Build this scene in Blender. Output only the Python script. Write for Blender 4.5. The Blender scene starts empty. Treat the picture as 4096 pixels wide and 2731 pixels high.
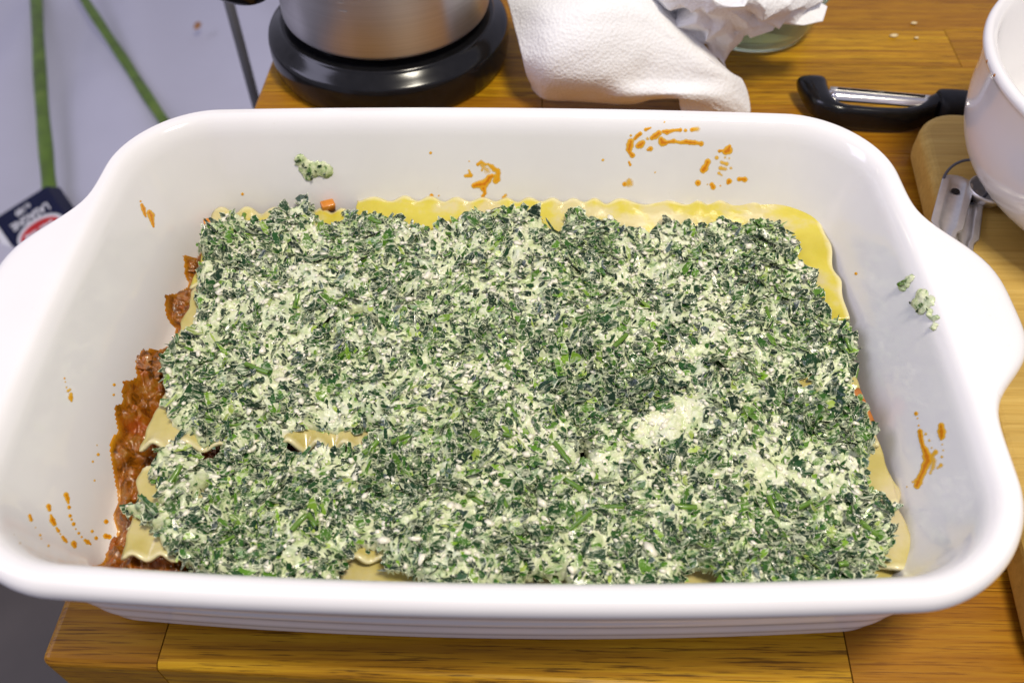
import bpy, bmesh, math, random
import numpy as np
from mathutils import Vector, Matrix
from mathutils.bvhtree import BVHTree

rng = np.random.default_rng(7)
random.seed(7)
SC = bpy.context.scene
COL = SC.collection

# ------------------------------------------------------------------ camera
CAM = np.array([0.0147, -0.2328, 0.3334]); PITCH, YAW, ROLL, FPX = 0.68697, 0.0232, -0.00673, 3543.27
def _rz(a): return np.array([[math.cos(a), -math.sin(a), 0], [math.sin(a), math.cos(a), 0], [0, 0, 1]])
_rx = np.array([[1, 0, 0], [0, math.cos(PITCH), -math.sin(PITCH)], [0, math.sin(PITCH), math.cos(PITCH)]])
CR = _rz(YAW) @ _rx @ _rz(ROLL)
cd = bpy.data.cameras.new('camera'); cam = bpy.data.objects.new('camera', cd); COL.objects.link(cam)
M = Matrix.Identity(4)
for i in range(3):
    for j in range(3): M[i][j] = CR[i, j]
    M[i][3] = CAM[i]
cam.matrix_world = M
cd.sensor_width = 36; cd.lens = FPX / 4096 * 36; cd.clip_start = .01; cd.clip_end = 50
cd.dof.use_dof = True; cd.dof.focus_distance = .385; cd.dof.aperture_fstop = 10.0
SC.camera = cam
# ------------------------------------------------------------------ light
w = bpy.data.worlds.new('World'); SC.world = w; w.use_nodes = True
bg = w.node_tree.nodes['Background']; bg.inputs[0].default_value = (.80, .78, 1.0, 1); bg.inputs[1].default_value = .40
def area(name, loc, target, size, power, col, sy=None):
    l = bpy.data.lights.new(name, 'AREA'); l.energy = power; l.color = col; l.size = size
    if sy: l.shape = 'RECTANGLE'; l.size_y = sy
    o = bpy.data.objects.new(name, l); COL.objects.link(o); o.location = loc
    d = Vector(target) - Vector(loc); o.rotation_euler = d.to_track_quat('-Z', 'Y').to_euler()
    return o
area('ceiling_lamp', (.30, -.24, 1.30), (0, 0, 0), .24, 13.6, (1, .92, .76))
area('window_light', (-1.5, .1, 1.1), (0, 0, 0), .7, 9, (.76, .74, 1), 1.0)
SC.view_settings.view_transform = 'Standard'; SC.view_settings.look = 'None'
SC.view_settings.exposure = .22; SC.view_settings.gamma = 1

# ------------------------------------------------------------------ helpers
def un(px, py, z):
    d = CR @ np.array([(px - 2048) / FPX, -(py - 1365.5) / FPX, -1.0])
    return CAM + (z - CAM[2]) / d[2] * d
def ray(px, py):
    d = CR @ np.array([(px - 2048) / FPX, -(py - 1365.5) / FPX, -1.0])
    return Vector(d).normalized()
def tag(o, label=None, cat=None, group=None, kind=None):
    if label: o['label'] = label
    if cat: o['category'] = cat
    if group: o['group'] = group
    if kind: o['kind'] = kind
    return o
def thing(name, loc, label, cat, group=None):
    o = bpy.data.objects.new(name, None); COL.objects.link(o); o.location = loc; o.empty_display_size = .02
    return tag(o, label, cat, group)
def wloc(o):
    v = Vector(o.location)
    while o.parent: o = o.parent; v += Vector(o.location)
    return v
def mesh(name, V, F, mat, parent=None, smooth=True, cols=None, attrs=None):
    V = np.asarray(V, float)
    if parent is not None: V = V - np.array(wloc(parent))
    me = bpy.data.meshes.new(name)
    if isinstance(F, np.ndarray):
        n, k = F.shape
        me.vertices.add(len(V)); me.vertices.foreach_set('co', V.ravel())
        me.loops.add(n * k); me.loops.foreach_set('vertex_index', F.ravel().astype(np.int32))
        me.polygons.add(n); me.polygons.foreach_set('loop_start', np.arange(0, n * k, k, dtype=np.int32))
        me.polygons.foreach_set('loop_total', np.full(n, k, dtype=np.int32))
        me.update(calc_edges=True)
    else:
        me.from_pydata([tuple(v) for v in V], [], F); me.update()
    me.polygons.foreach_set('use_smooth', np.full(len(me.polygons), smooth, dtype=bool))
    if cols is not None:
        a = me.color_attributes.new('col', 'FLOAT_COLOR', 'POINT')
        a.data.foreach_set('color', np.c_[cols, np.ones(len(cols))].ravel().astype(np.float32))
    for k2, v2 in (attrs or {}).items():
        a = me.attributes.new(k2, 'FLOAT', 'POINT'); a.data.foreach_set('value', np.asarray(v2, np.float32))
    me.materials.append(mat)
    o = bpy.data.objects.new(name, me); COL.objects.link(o); o.parent = parent
    return o
def grid_faces(nu, nv, closed=False):
    i, j = np.meshgrid(np.arange(nu - 1), np.arange(nv if closed else nv - 1), indexing='ij')
    i, j = i.ravel(), j.ravel(); j2 = (j + 1) % nv
    return np.stack([i * nv + j, i * nv + j2, (i + 1) * nv + j2, (i + 1) * nv + j], 1)
TAB = rng.random((256, 256))
def vn(x, y, sc, seed=0):
    x = np.asarray(x) * sc + seed * 17.37 + 500; y = np.asarray(y) * sc + seed * 9.71 + 500
    xi, yi = np.floor(x).astype(int), np.floor(y).astype(int); fx, fy = x - xi, y - yi
    fx = fx * fx * (3 - 2 * fx); fy = fy * fy * (3 - 2 * fy)
    g = lambda a, b: TAB[a % 256, b % 256]
    return (g(xi, yi) * (1 - fx) + g(xi + 1, yi) * fx) * (1 - fy) + (g(xi, yi + 1) * (1 - fx) + g(xi + 1, yi + 1) * fx) * fy - .5
def fbm(x, y, sc, n=3, seed=0):
    return sum(vn(x, y, sc * 2 ** k, seed + k) * .5 ** k for k in range(n))
def inside(P, poly):
    x, y = P[:, 0], P[:, 1]; r = np.zeros(len(P), bool); n = len(poly)
    for i in range(n):
        x1, y1 = poly[i]; x2, y2 = poly[(i + 1) % n]
        c = ((y1 > y) != (y2 > y)) & (x < (x2 - x1) * (y - y1) / (y2 - y1 + 1e-15) + x1); r ^= c
    return r
def pdist(P, poly, closed=True):
    d = np.full(len(P), 1e9); n = len(poly)
    for i in range(n if closed else n - 1):
        a = np.array(poly[i]); b = np.array(poly[(i + 1) % n]) - a
        t = np.clip(((P - a) @ b) / (b @ b + 1e-15), 0, 1)
        d = np.minimum(d, np.hypot(P[:, 0] - a[0] - t * b[0], P[:, 1] - a[1] - t * b[1]))
    return d
def sdist(P, poly):
    d = pdist(P, poly); return np.where(inside(P, poly), d, -d)
def sstep(x): x = np.clip(x, 0, 1); return x * x * (3 - 2 * x)
def lathe(prof, cx, cy, n=96, z0=0):
    prof = np.array(prof); a = np.linspace(0, 2 * math.pi, n, endpoint=False)
    V = np.stack([cx + prof[:, 0:1] * np.cos(a), cy + prof[:, 0:1] * np.sin(a), z0 + np.repeat(prof[:, 1:2], n, 1)], -1).reshape(-1, 3)
    return V, grid_faces(len(prof), n, True)
def spline(P, m):
    P = np.array(P, float); n = len(P); out = []
    for i in range(n - 1):
        p0, p1, p2, p3 = P[max(i - 1, 0)], P[i], P[i + 1], P[min(i + 2, n - 1)]
        for t in np.linspace(0, 1, m, endpoint=False):
            out.append(.5 * (2 * p1 + (p2 - p0) * t + (2 * p0 - 5 * p1 + 4 * p2 - p3) * t * t + (3 * p1 - p0 - 3 * p2 + p3) * t ** 3))
    out.append(P[-1]); return np.array(out)
def sweep(P, rad, sec=None, n=14, up=(0, 0, 1), caps=True):
    """tube along P; rad (n,) or (n,2) half sizes across/up"""
    P = np.array(P, float); R = np.array(rad, float)
    if R.ndim == 0: R = np.full(len(P), R)
    if R.ndim == 1: R = np.stack([R, R], 1)
    T = np.gradient(P, axis=0); T /= np.linalg.norm(T, axis=1)[:, None] + 1e-12
    U = np.array(up, float); S = np.cross(T, U); S /= np.linalg.norm(S, axis=1)[:, None] + 1e-12
    N = np.cross(S, T); a = np.linspace(0, 2 * math.pi, n, endpoint=False)
    ca, sa = np.cos(a), np.sin(a)
    if sec: ca = np.sign(ca) * np.abs(ca) ** sec; sa = np.sign(sa) * np.abs(sa) ** sec
    V = (P[:, None] + S[:, None] * (R[:, 0:1] * ca)[..., None] + N[:, None] * (R[:, 1:2] * sa)[..., None]).reshape(-1, 3)
    F = [tuple(f) for f in grid_faces(len(P), n, True)]
    if caps: F += [tuple(range(n))[::-1], tuple(range((len(P) - 1) * n, len(P) * n))]
    return V, F
def boxverts(x0, x1, y0, y1, z0, z1, b):
    bm = bmesh.new(); bmesh.ops.create_cube(bm, size=1)
    for v in bm.verts: v.co = Vector(((x0 + x1) / 2 + v.co.x * (x1 - x0), (y0 + y1) / 2 + v.co.y * (y1 - y0), (z0 + z1) / 2 + v.co.z * (z1 - z0)))
    if b: bmesh.ops.bevel(bm, geom=list(bm.edges), offset=b, segments=3, affect='EDGES', profile=.5)
    V = np.array([v.co[:] for v in bm.verts]); F = [tuple(v.index for v in f.verts) for f in bm.faces]
    bm.free(); return V, F
def join(parts):
    V = []; F = []; k = 0
    for v, f in parts:
        V.append(np.asarray(v)); F += [tuple(int(i) + k for i in q) for q in f]; k += len(v)
    return np.concatenate(V), F

# ------------------------------------------------------------------ materials
class NT:
    def __init__(s, name):
        s.m = bpy.data.materials.new(name); s.m.use_nodes = True; s.t = s.m.node_tree; s.n = s.t.nodes
        s.b = s.n['Principled BSDF']
    def add(s, typ, **kw):
        n = s.n.new(typ)
        for k, v in kw.items():
            if k.startswith('i_'):
                k = k[2:]; k = int(k) if k.isdigit() else k
                n.inputs[k].default_value = v
            else: setattr(n, k, v)
        return n
    def l(s, a, b): s.t.links.new(a, b)
    def coord(s, scale=(1, 1, 1), rand=False, which='Object'):
        tc = s.add('ShaderNodeTexCoord'); mp = s.add('ShaderNodeMapping'); mp.inputs['Scale'].default_value = scale
        s.l(tc.outputs[which], mp.inputs['Vector'])
        if rand:
            oi = s.add('ShaderNodeObjectInfo'); mu = s.add('ShaderNodeMath', operation='MULTIPLY', i_1=37.0)
            s.l(oi.outputs['Random'], mu.inputs[0]); cx = s.add('ShaderNodeCombineXYZ')
            for q in range(3): s.l(mu.outputs[0], cx.inputs[q])
            s.l(cx.outputs[0], mp.inputs['Location'])
        return mp.outputs[0]
    def noise(s, vec, scale, detail=3, rough=.55, dist=0):
        n = s.add('ShaderNodeTexNoise', i_Scale=scale, i_Detail=detail, i_Roughness=rough, i_Distortion=dist)
        s.l(vec, n.inputs['Vector']); return n.outputs['Fac']
    def ramp(s, fac, stops):
        r = s.add('ShaderNodeValToRGB'); e = r.color_ramp.elements
        while len(e) < len(stops): e.new(.5)
        for q, (p, c) in zip(e, stops): q.position = p; q.color = (c[0], c[1], c[2], 1) if not np.isscalar(c) else (c, c, c, 1)
        s.l(fac, r.inputs[0]); return r.outputs[0]
    def mix(s, fac, a, b, blend='MIX'):
        n = s.add('ShaderNodeMix', data_type='RGBA', blend_type=blend)
        for v, k in ((fac, 0), (a, 6), (b, 7)):
            if hasattr(v, 'links'): s.l(v, n.inputs[k])
            elif k == 0: n.inputs[0].default_value = v
            else: n.inputs[k].default_value = (*v, 1)
        return n.outputs[2]
    def math(s, op, a, b=0):
        n = s.add('ShaderNodeMath', operation=op)
        for v, k in ((a, 0), (b, 1)):
            if hasattr(v, 'links'): s.l(v, n.inputs[k])
            else: n.inputs[k].default_value = v
        return n.outputs[0]
    def attr(s, name): return s.add('ShaderNodeAttribute', attribute_name=name)
    def bump(s, h, strength=.3, dist=.001):
        n = s.add('ShaderNodeBump', i_Strength=strength, i_Distance=dist); s.l(h, n.inputs['Height'])
        s.l(n.outputs[0], s.b.inputs['Normal']); return n
    def set(s, **kw):
        for k, v in kw.items():
            k = k.replace('_', ' ')
            if hasattr(v, 'links'): s.l(v, s.b.inputs[k])
            else: s.b.inputs[k].default_value = (*v, 1) if isinstance(v, tuple) and len(v) == 3 and 'Radius' not in k else v
        return s

def m_simple(name, col, rough=.4, var=.06, scale=60, **kw):
    t = NT(name); v = t.coord(); n = t.noise(v, scale, 4)
    c = t.ramp(n, [(.3, tuple(max(0, q * (1 - var)) for q in col)), (.7, tuple(min(1, q * (1 + var)) for q in col))])
    t.set(Base_Color=c, Roughness=rough); t.set(**kw); return t.m

def m_ceramic():
    t = NT('white_glaze'); v = t.coord(); n = t.noise(v, 14, 4)
    c = t.ramp(n, [(.35, (.80, .785, .78)), (.7, (.83, .82, .815))])
    sp = t.noise(v, 420, 2); spr = t.ramp(sp, [(.74, 0.), (.80, 1.)])
    c = t.mix(t.math('MULTIPLY', spr, .12), c, (.45, .33, .2))
    t.set(Base_Color=c, Roughness=t.ramp(t.noise(t.coord((1, 1.6, 1)), 26, 5, .65), [(.35, .07), (.7, .24)]), Specular_IOR_Level=.5, Coat_Weight=.4, Coat_Roughness=.03)
    t.bump(t.noise(v, 90, 2), .04, .0006); return t.m
def m_wood(name, a, b, c, tone=.62, rough=.3, pores=True, long=1.0):
    t = NT(name); v = t.coord((5 * long, 230, 230), True); v2 = t.coord((38 * long, 1500, 1500), True); v3 = t.coord((1.2, 9, 9), True)
    g = t.noise(v, 1.3, 6, .68, .12); f = t.noise(v2, 1.0, 3, .6)
    col = t.ramp(g, [(.28, a), (.5, b), (.74, c)])
    pr = t.ramp(f, [(.37, 1.), (.46, 0.)]) if pores else t.ramp(f, [(.2, 1.), (.5, 0.)])
    col = t.mix(t.math('MULTIPLY', pr, (.82 if pores else .3)), col, tuple(q * .28 for q in a))
    big = t.noise(v3, 2.2, 4, .6, .8)
    col = t.mix(t.ramp(big, [(.35, .45), (.65, 0.)]), col, tuple(q * .55 for q in a))
    oi = t.add('ShaderNodeObjectInfo')
    col = t.mix(t.math('MULTIPLY', oi.outputs['Random'], tone), col, (a[0] * 1.15, a[1] * .95, a[2] * 2))
    t.set(Base_Color=col, Roughness=t.ramp(g, [(.3, rough), (.7, rough + .12)]), Coat_Weight=.0, Specular_IOR_Level=.22)
    t.bump(t.math('ADD', t.math('MULTIPLY', f, .6), g), .22, .0006); return t.m
MC = m_ceramic()
MW = m_wood('oiled_oak', (.22, .088, .0035), (.50, .245, .008), (.78, .47, .017))
MB = m_wood('pale_beech', (.48, .30, .065), (.62, .42, .105), (.72, .52, .16), .08, .42, False)
MFLOOR = m_simple('grey_floor_tile', (.075, .063, .055), .5, .2, 5)
MSHEET = m_simple('white_liner_plastic', (.56, .555, .63), .5, .05, 3)
MSTEM = NT('green_stalk_skin')
_v = MSTEM.coord((1, 1, 1)); _n = MSTEM.noise(_v, 22, 4)
MSTEM.set(Base_Color=MSTEM.ramp(_n, [(.3, (.06, .10, .008)), (.55, (.11, .20, .010)), (.75, (.18, .23, .04))]), Roughness=.35); MSTEM = MSTEM.m
MBLACK = m_simple('black_plastic', (.007, .007, .008), .16, .3, 200, Specular_IOR_Level=.35)
MRUB = m_simple('black_rubber', (.010, .010, .011), .5, .3, 150, Specular_IOR_Level=.3)
MPOST = m_simple('dark_grey_metal', (.085, .085, .095), .45, .1, 30)
t = NT('brushed_steel'); v = t.coord((2, 2, 900)); n = t.noise(v, 1.5, 3, .6)
t.set(Base_Color=t.ramp(n, [(.3, (.54, .52, .51)), (.7, (.64, .62, .61))]), Metallic=1.0, Roughness=.36, Anisotropic=.8, Anisotropic_Rotation=.25)
tg = t.add('ShaderNodeTangent', direction_type='RADIAL', axis='Z'); t.l(tg.outputs[0], t.b.inputs['Tangent'])
t.bump(n, .05, .0003); MSTEEL = t.m
MCHROME = m_simple('polished_steel', (.78, .76, .74), .13, .03, 80, Metallic=1.0)
MSPOON = m_simple('satin_steel', (.74, .72, .69), .40, .06, 260, Metallic=1.0)
MGLASS = NT('green_tinted_glass'); MGLASS.set(Base_Color=(.78, .9, .72), Roughness=.05, Transmission_Weight=.85, IOR=1.45); MGLASS = MGLASS.m
t = NT('embossed_paper'); v = t.coord(); vo = t.add('ShaderNodeTexVoronoi', i_Scale=560.0); t.l(v, vo.inputs['Vector'])
n = t.noise(v, 30, 4)
t.set(Base_Color=t.ramp(n, [(.3, (.84, .84, .85)), (.7, (.885, .885, .90))]), Roughness=.95, Specular_IOR_Level=.1, Subsurface_Weight=.15, Subsurface_Radius=(.004, .004, .004))
t.bump(t.math('ADD', vo.outputs['Distance'], t.math('MULTIPLY', n, 1.5)), .38, .0012); MPAPER = t.m
def m_pasta(name, a_, b_, c_):
    t = NT(name); v = t.coord(); n = t.noise(v, 38, 4); n2 = t.noise(v, 160, 3); rim = t.attr('rim').outputs['Fac']
    c = t.ramp(n, [(.36, a_), (.5, b_), (.60, c_)])
    c = t.mix(t.ramp(t.math('ADD', rim, t.math('MULTIPLY', t.math('SUBTRACT', n2, .5), .5)), [(.45, 0.), (.95, .85)]), c, (.76, .70, .42))
    t.set(Base_Color=c, Roughness=.24, Coat_Weight=.5, Coat_Roughness=.1, Subsurface_Weight=.2, Subsurface_Radius=(.006, .004, .0015))
    t.bump(t.math('ADD', n, t.math('MULTIPLY', n2, .5)), .35, .0014); return t.m
MPASTA = m_pasta('wet_yellow_pasta', (.54, .45, .035), (.60, .51, .06), (.60, .52, .24)); MPASTAT = m_pasta('wet_pale_pasta', (.48, .40, .11), (.55, .47, .18), (.58, .50, .28))
t = NT('meat_sauce'); v = t.coord(); n = t.noise(v, 230, 5, .68, .5); n2 = t.noise(v, 800, 4, .7); n3 = t.noise(v, 90, 3)
c = t.ramp(n, [(.30, (.055, .020, .002)), (.42, (.18, .058, .003)), (.52, (.34, .105, .004)), (.60, (.29, .125, .014)), (.70, (.44, .18, .02))])
c = t.mix(t.ramp(n3, [(.52, 0.), (.70, .6)]), c, (.36, .050, .004))
th = t.attr('thin').outputs['Fac']
c = t.mix(th, c, (.74, .33, .012))
t.set(Base_Color=c, Roughness=.2, Coat_Weight=.5, Coat_Roughness=.05, Specular_IOR_Level=.45)
t.bump(t.math('ADD', t.math('MULTIPLY', n, 1.2), t.math('MULTIPLY', n2, .3)), .5, .0016); MSAUCE = t.m
t = NT('sauce_smear_film'); th = t.attr('thick').outputs['Fac']; v = t.coord(); n = t.noise(v, 500, 3)
t.set(Base_Color=t.ramp(th, [(.0, (.90, .60, .10)), (.4, (.86, .47, .02)), (.8, (.80, .34, .009)), (1., (.68, .21, .005))]), Roughness=.25,
      Alpha=t.ramp(t.math('ADD', th, t.math('MULTIPLY', t.math('SUBTRACT', n, .5), .35)), [(.0, 0.), (.30, .75), (.6, .97)])); MSMEAR = t.m
def m_leaf(name, perobj):
    t = NT(name); v = t.coord((1, 1, 1), perobj)
    if perobj:
        oi = t.add('ShaderNodeObjectInfo'); c = t.ramp(oi.outputs['Random'], [(0, (.005, .028, .009)), (.55, (.011, .056, .011)), (.85, (.05, .15, .012)), (1, (.12, .24, .02))])
    else: c = t.attr('col').outputs['Color']
    n = t.noise(v, 330, 4, .65, .4); f = t.ramp(n, [(.55, 0.), (.66, .35), (.78, .85)])
    c = t.mix(f, c, (.76, .79, .52))
    vs = t.coord((160, 480, 300), perobj); ns = t.noise(vs, 1.0, 4, .6, 1.2); c = t.mix(t.ramp(ns, [(.53, 0.), (.62, .45), (.74, .85)]), c, (.76, .80, .56))
    if not perobj:
        core = t.attr('core').outputs['Fac']; n2 = t.noise(v, 620, 3, .6)
        e = t.math('ADD', core, t.math('MULTIPLY', t.math('SUBTRACT', n2, .46), 1.0))
        c = t.mix(t.ramp(e, [(.0, 1.), (.05, .8), (.13, 0.)]), c, (.66, .70, .46))
    vn_ = t.noise(v, 900, 2)
    t.set(Base_Color=c, Roughness=.22, Coat_Weight=.2, Coat_Roughness=.03, Specular_IOR_Level=.35)
    t.bump(t.math('ADD', vn_, n), .35, .0006); return t.m
MFLAKE = m_leaf('chopped_spinach', False); MLEAF = m_leaf('spinach_leaf_skin', True)
t = NT('ricotta_mix'); v = t.coord(); n = t.noise(v, 240, 5, .65, .6); n2 = t.noise(v, 60, 3, .6, .3); n3 = t.noise(v, 700, 3)
n = t.math('SUBTRACT', n, t.math('MULTIPLY', t.math('SUBTRACT', t.attr('dens').outputs['Fac'], .9), .10))
c = t.ramp(n, [(.30, (.020, .075, .015)), (.37, (.11, .22, .05)), (.44, (.52, .60, .32)), (.58, (.76, .78, .53)), (.75, (.82, .81, .66))])
c = t.mix(t.ramp(n2, [(.36, .35), (.50, 0.)]), c, (.46, .52, .46))
n5 = t.noise(v, 130, 3, .6, .3); c = t.mix(t.ramp(n5, [(.46, 0.), (.66, .4)]), c, (.42, .55, .20))
t.set(Base_Color=c, Roughness=.33, Coat_Weight=.3, Coat_Roughness=.12, Subsurface_Weight=.12, Subsurface_Radius=(.002, .002, .0012))
t.bump(t.math('ADD', n, t.math('MULTIPLY', n3, .6)), .5, .0010); MRIC = t.m
MCURD = m_simple('ricotta_curd', (.80, .77, .62), .35, .06, 300, Coat_Weight=.3, Subsurface_Weight=.15, Subsurface_Radius=(.002, .002, .001))
MCARROT = m_simple('cooked_carrot', (.62, .21, .012), .3, .2, 200, Coat_Weight=.4)
MCARROT2 = m_simple('sauced_carrot', (.40, .13, .012), .35, .3, 160, Coat_Weight=.3)
MMEAT = m_simple('browned_mince', (.26, .11, .015), .35, .4, 420, Coat_Weight=.5)
MBOXB = m_simple('navy_print', (.006, .009, .040), .5, .1, 40, Specular_IOR_Level=.2)
MBOXW = m_simple('white_print', (.75, .75, .76), .4, .03, 40)
MBOXG = m_simple('silver_print', (.30, .30, .33), .4, .2, 30)
MBOXR = m_simple('red_print', (.55, .012, .012), .35, .1, 40)
MMARK = m_simple('etched_mark', (.36, .33, .32), .5, .05, 100)
MCRUMB = m_simple('pale_crumb', (.75, .62, .35), .7, .1, 300)
MBROWN = m_simple('brown_fleck', (.38, .17, .05), .5, .2, 300)

# ------------------------------------------------------------------ table
TY = -.0307
def tabxf(V):
    V = np.asarray(V, float).copy(); c, s = math.cos(TY), math.sin(TY); o = np.array([-.1672, -.1178])
    x, y = V[:, 0].copy(), V[:, 1].copy(); V[:, 0] = o[0] + c * x - s * y; V[:, 1] = o[1] + s * x + c * y; return V
table = thing('wooden_table', (.3, .2, -.04), 'oiled oak butcher-block table under the white baking dish', 'table')
ROW = .0452; TW, THK = 1.25, .04
joints = {0: [.0448, .3045], 1: [.19, .52], 2: [.36, .8], 3: [.12, .55], 4: [.41, .75], 5: [.25, .6], 6: [.35, .7], 7: [.18, .62], 8: [.52, .9], 9: [.4515, .85], 10: [.3, .7], 11: [.5, .8], 12: [.33, .66], 13: [.2, .75]}
for r in range(14):
    xs = [0] + joints[r] + [TW]
    for k in range(len(xs) - 1):
        x0, x1 = xs[k] + (.00025 if k else 0), xs[k + 1] - (.00025 if k + 2 < len(xs) else 0)
        dz = random.uniform(-.00012, 0)
        V, F = boxverts(x0, x1, r * ROW + (.00012 if r else 0), (r + 1) * ROW - .00012, -THK, dz, .0004)
        if r == 0 or k == 0:   # rounded outer edge
            bm = bmesh.new(); bmesh.ops.create_cube(bm, size=1)
            y0, y1 = r * ROW + (.00012 if r else 0), (r + 1) * ROW - .00012
            for vv in bm.verts: vv.co = Vector(((x0 + x1) / 2 + vv.co.x * (x1 - x0), (y0 + y1) / 2 + vv.co.y * (y1 - y0), (-THK + dz) / 2 + vv.co.z * (THK + dz)))
            sel = []
            for e in bm.edges:
                m_ = (e.verts[0].co + e.verts[1].co) / 2; top = abs(m_.z - dz) < 1e-6
                fr = r == 0 and abs(m_.y - y0) < 1e-6; le = k == 0 and abs(m_.x - x0) < 1e-6
                if (top and (fr or le)) or (fr and le): sel.append(e)
            bmesh.ops.bevel(bm, geom=sel, offset=.0035, segments=4, affect='EDGES', profile=.5)
            V = np.array([q.co[:] for q in bm.verts]); F = [tuple(q.index for q in f.verts) for f in bm.faces]; bm.free()
        o = mesh('stave', tabxf(V), F, MW, table, smooth=False)
    for side in () : pass
for (lx, ly) in ((.07, .07), (1.18, .07), (.07, .57), (1.18, .57)):
    V, F = boxverts(lx - .03, lx + .03, ly - .03, ly + .03, -.9, -THK - .0003, .003)
    mesh('leg', tabxf(V), F, MW, table, smooth=False)
# floor and things beyond the table's left edge
V = [(-4, -3, -.9), (4, -3, -.9), (4, 5, -.9), (-4, 5, -.9)]
tag(mesh('floor', V, [(0, 1, 2, 3)], MFLOOR), kind='structure')
SZ = -.6
X, Y = np.meshgrid(np.linspace(-1.6, -.33, 110), np.linspace(.36, 2.1, 140), indexing='ij')
fold = 0
ox, oy = -1.05, 2.3
ang = np.arctan2(X - ox, oy - Y)
for a0, wd, h in ((-.02, .035, .012), (.10, .05, .018), (.19, .03, -.012), (.30, .05, .02), (.42, .06, -.012), (.52, .04, .012)):
    fold = fold + h * np.exp(-((ang - a0) / wd) ** 2)
Zs = SZ - .012 + fold + .012 * fbm(X, Y, 3, 3, 4) - .25 * sstep((.46 - Y) / .10) ** 2
V = np.stack([X, Y, Zs], -1).reshape(-1, 3)
o = mesh('liner_sheet', V, grid_faces(110, 140), MSHEET)
tag(o, 'soft creased white sheet spread below the table\'s left edge', 'sheet')
md = o.modifiers.new('thick', 'SOLIDIFY'); md.thickness = .003
def stalk(pts, rad, label):
    P = spline([un(x, y, z) for x, y, z in pts], 10); n = len(P)
    R = np.array([rad * (1 + .10 * math.sin(i * .5) * .5) for i in range(n)])
    V, F = sweep(P, np.stack([R, R * .55], 1), n=14)
    tag(mesh('green_stalk', V, F, MSTEM), label, 'stalk', 'green vegetable stalks on the white sheet')
stalk([(142, -60, SZ + .02), (152, 150, SZ + .022), (166, 400, SZ + .02), (185, 620, SZ + .022), (198, 760, SZ + .02), (203, 800, SZ + .02)], .0115, 'thick green stalk running straight down to the navy box')
stalk([(300, -70, SZ + .03), (345, 10, SZ + .03), (420, 125, SZ + .026), (500, 245, SZ + .02), (580, 370, SZ + .02), (660, 490, SZ + .02)], .0092, 'thin green stalk slanting down to the dish\'s back left corner')
V, F = sweep([(-.2655, .532, -.9), (-.2655, .532, -.4), (-.2655, .532, .12)], .0048, n=20, up=(0, 1, 0))
tag(mesh('post', V, F, MPOST), 'slim dark grey upright post beside the kettle, left of the table', 'post')
oo = un(790, 104, SZ + .012); V, F = lathe([(.0001, .004), (.005, .003), (.007, 0)], oo[0], oo[1], 12, oo[2]); V[:, 1] = oo[1] + (V[:, 1] - oo[1]) * 1.9
tag(mesh('brown_fleck', V, F, MBROWN), 'small orange-brown fleck on the white sheet between stalk and kettle', 'fleck')
# pasta box
ez = SZ + .045
A = un(185, 745, ez); B = un(0, 862, ez - .03); er = (B - A); er /= np.linalg.norm(er)
rc = np.array(ray(280, 885)); C = CAM + rc * (((A - CAM) @ er) / (rc @ er)); eu = C - A; eu /= np.linalg.norm(eu); en = np.cross(er, eu)
rt = thing('pasta_box', A - np.array([0, 0, .045]), 'navy lasagne box with red oval logo lying by the dish\'s left handle', 'box')
sc_ = np.linalg.norm(C - A)
def bx(u0, u1, v0, v1, z0, z1):
    V, F = boxverts(u0, u1, v0, v1, z0, z1, 0)
    V = A + np.outer(V[:, 0], er) + np.outer(V[:, 1], eu) + np.outer(V[:, 2], en); return V, F
def uv(px, py):
    d = np.array(ray(px, py)); q = CAM + d * (((A - CAM) @ en) / (d @ en)) - A; return q @ er, q @ eu
BW = uv(-25, 878)[0]
V, F = bx(0, .26, 0, .17, -.045, 0); mesh('carton', V, F, MBOXB, rt, smooth=False)
V, F = bx(BW, BW + .011, .004, .17, .0001, .0012); mesh('white_stripe', V, F, MBOXW, rt, smooth=False)
for i in range(6):
    V, F = bx(BW + .012 + i * .009, BW + .020 + i * .009, .004, .17, .0001, .0011); mesh('silver_stripe', V, F, MBOXG if i % 2 == 0 else MBOXW, rt, smooth=False)
def text(s, size, cu, cv, mat, name, z, tilt=0, sx=1.0, bold=.0):
    cu_ = bpy.data.curves.new(name, 'FONT'); cu_.body = s; cu_.size = size; cu_.align_x = 'CENTER'; cu_.align_y = 'CENTER'; cu_.offset = bold; cu_.shear = tilt
    ob = bpy.data.objects.new('tmp', cu_); COL.objects.link(ob); dg = bpy.context.evaluated_depsgraph_get()
    me = bpy.data.meshes.new_from_object(ob.evaluated_get(dg)); bpy.data.objects.remove(ob)
    V = np.array([q.co[:] for q in me.vertices]); F = [tuple(p.vertices) for p in me.polygons]
    V = A + np.outer(V[:, 0] * sx + cu, er) + np.outer(V[:, 1] + cv, eu) + np.outer(np.full(len(V), z), en)
    mesh(name, V, F, mat, rt, smooth=False)
SU = np.linalg.norm(C - A) / .088
u1, v1 = uv(92, 838); text('n.189', .0120, u1, v1, MBOXW, 'lettering', .0010, 0, 1, .0003)
u1, v1 = uv(122, 866); text('LASAGNE', .0150, u1, v1, MBOXW, 'lettering', .0010, 0, 1.05, .0004)
u1, v1 = uv(165, 925)
def oval(ru, rv, z, mat, name):
    a = np.linspace(0, 2 * math.pi, 48, endpoint=False)
    V = np.array([A + er * (u1 + ru * math.cos(q)) + eu * (v1 + rv * math.sin(q)) + en * z for q in a]); mesh(name, V, [tuple(range(48))], mat, rt, smooth=False)
oval(.0405, .0200, .0010, MBOXW, 'logo_rim'); oval(.0350, .0155, .0016, MBOXR, 'logo_oval')
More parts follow.
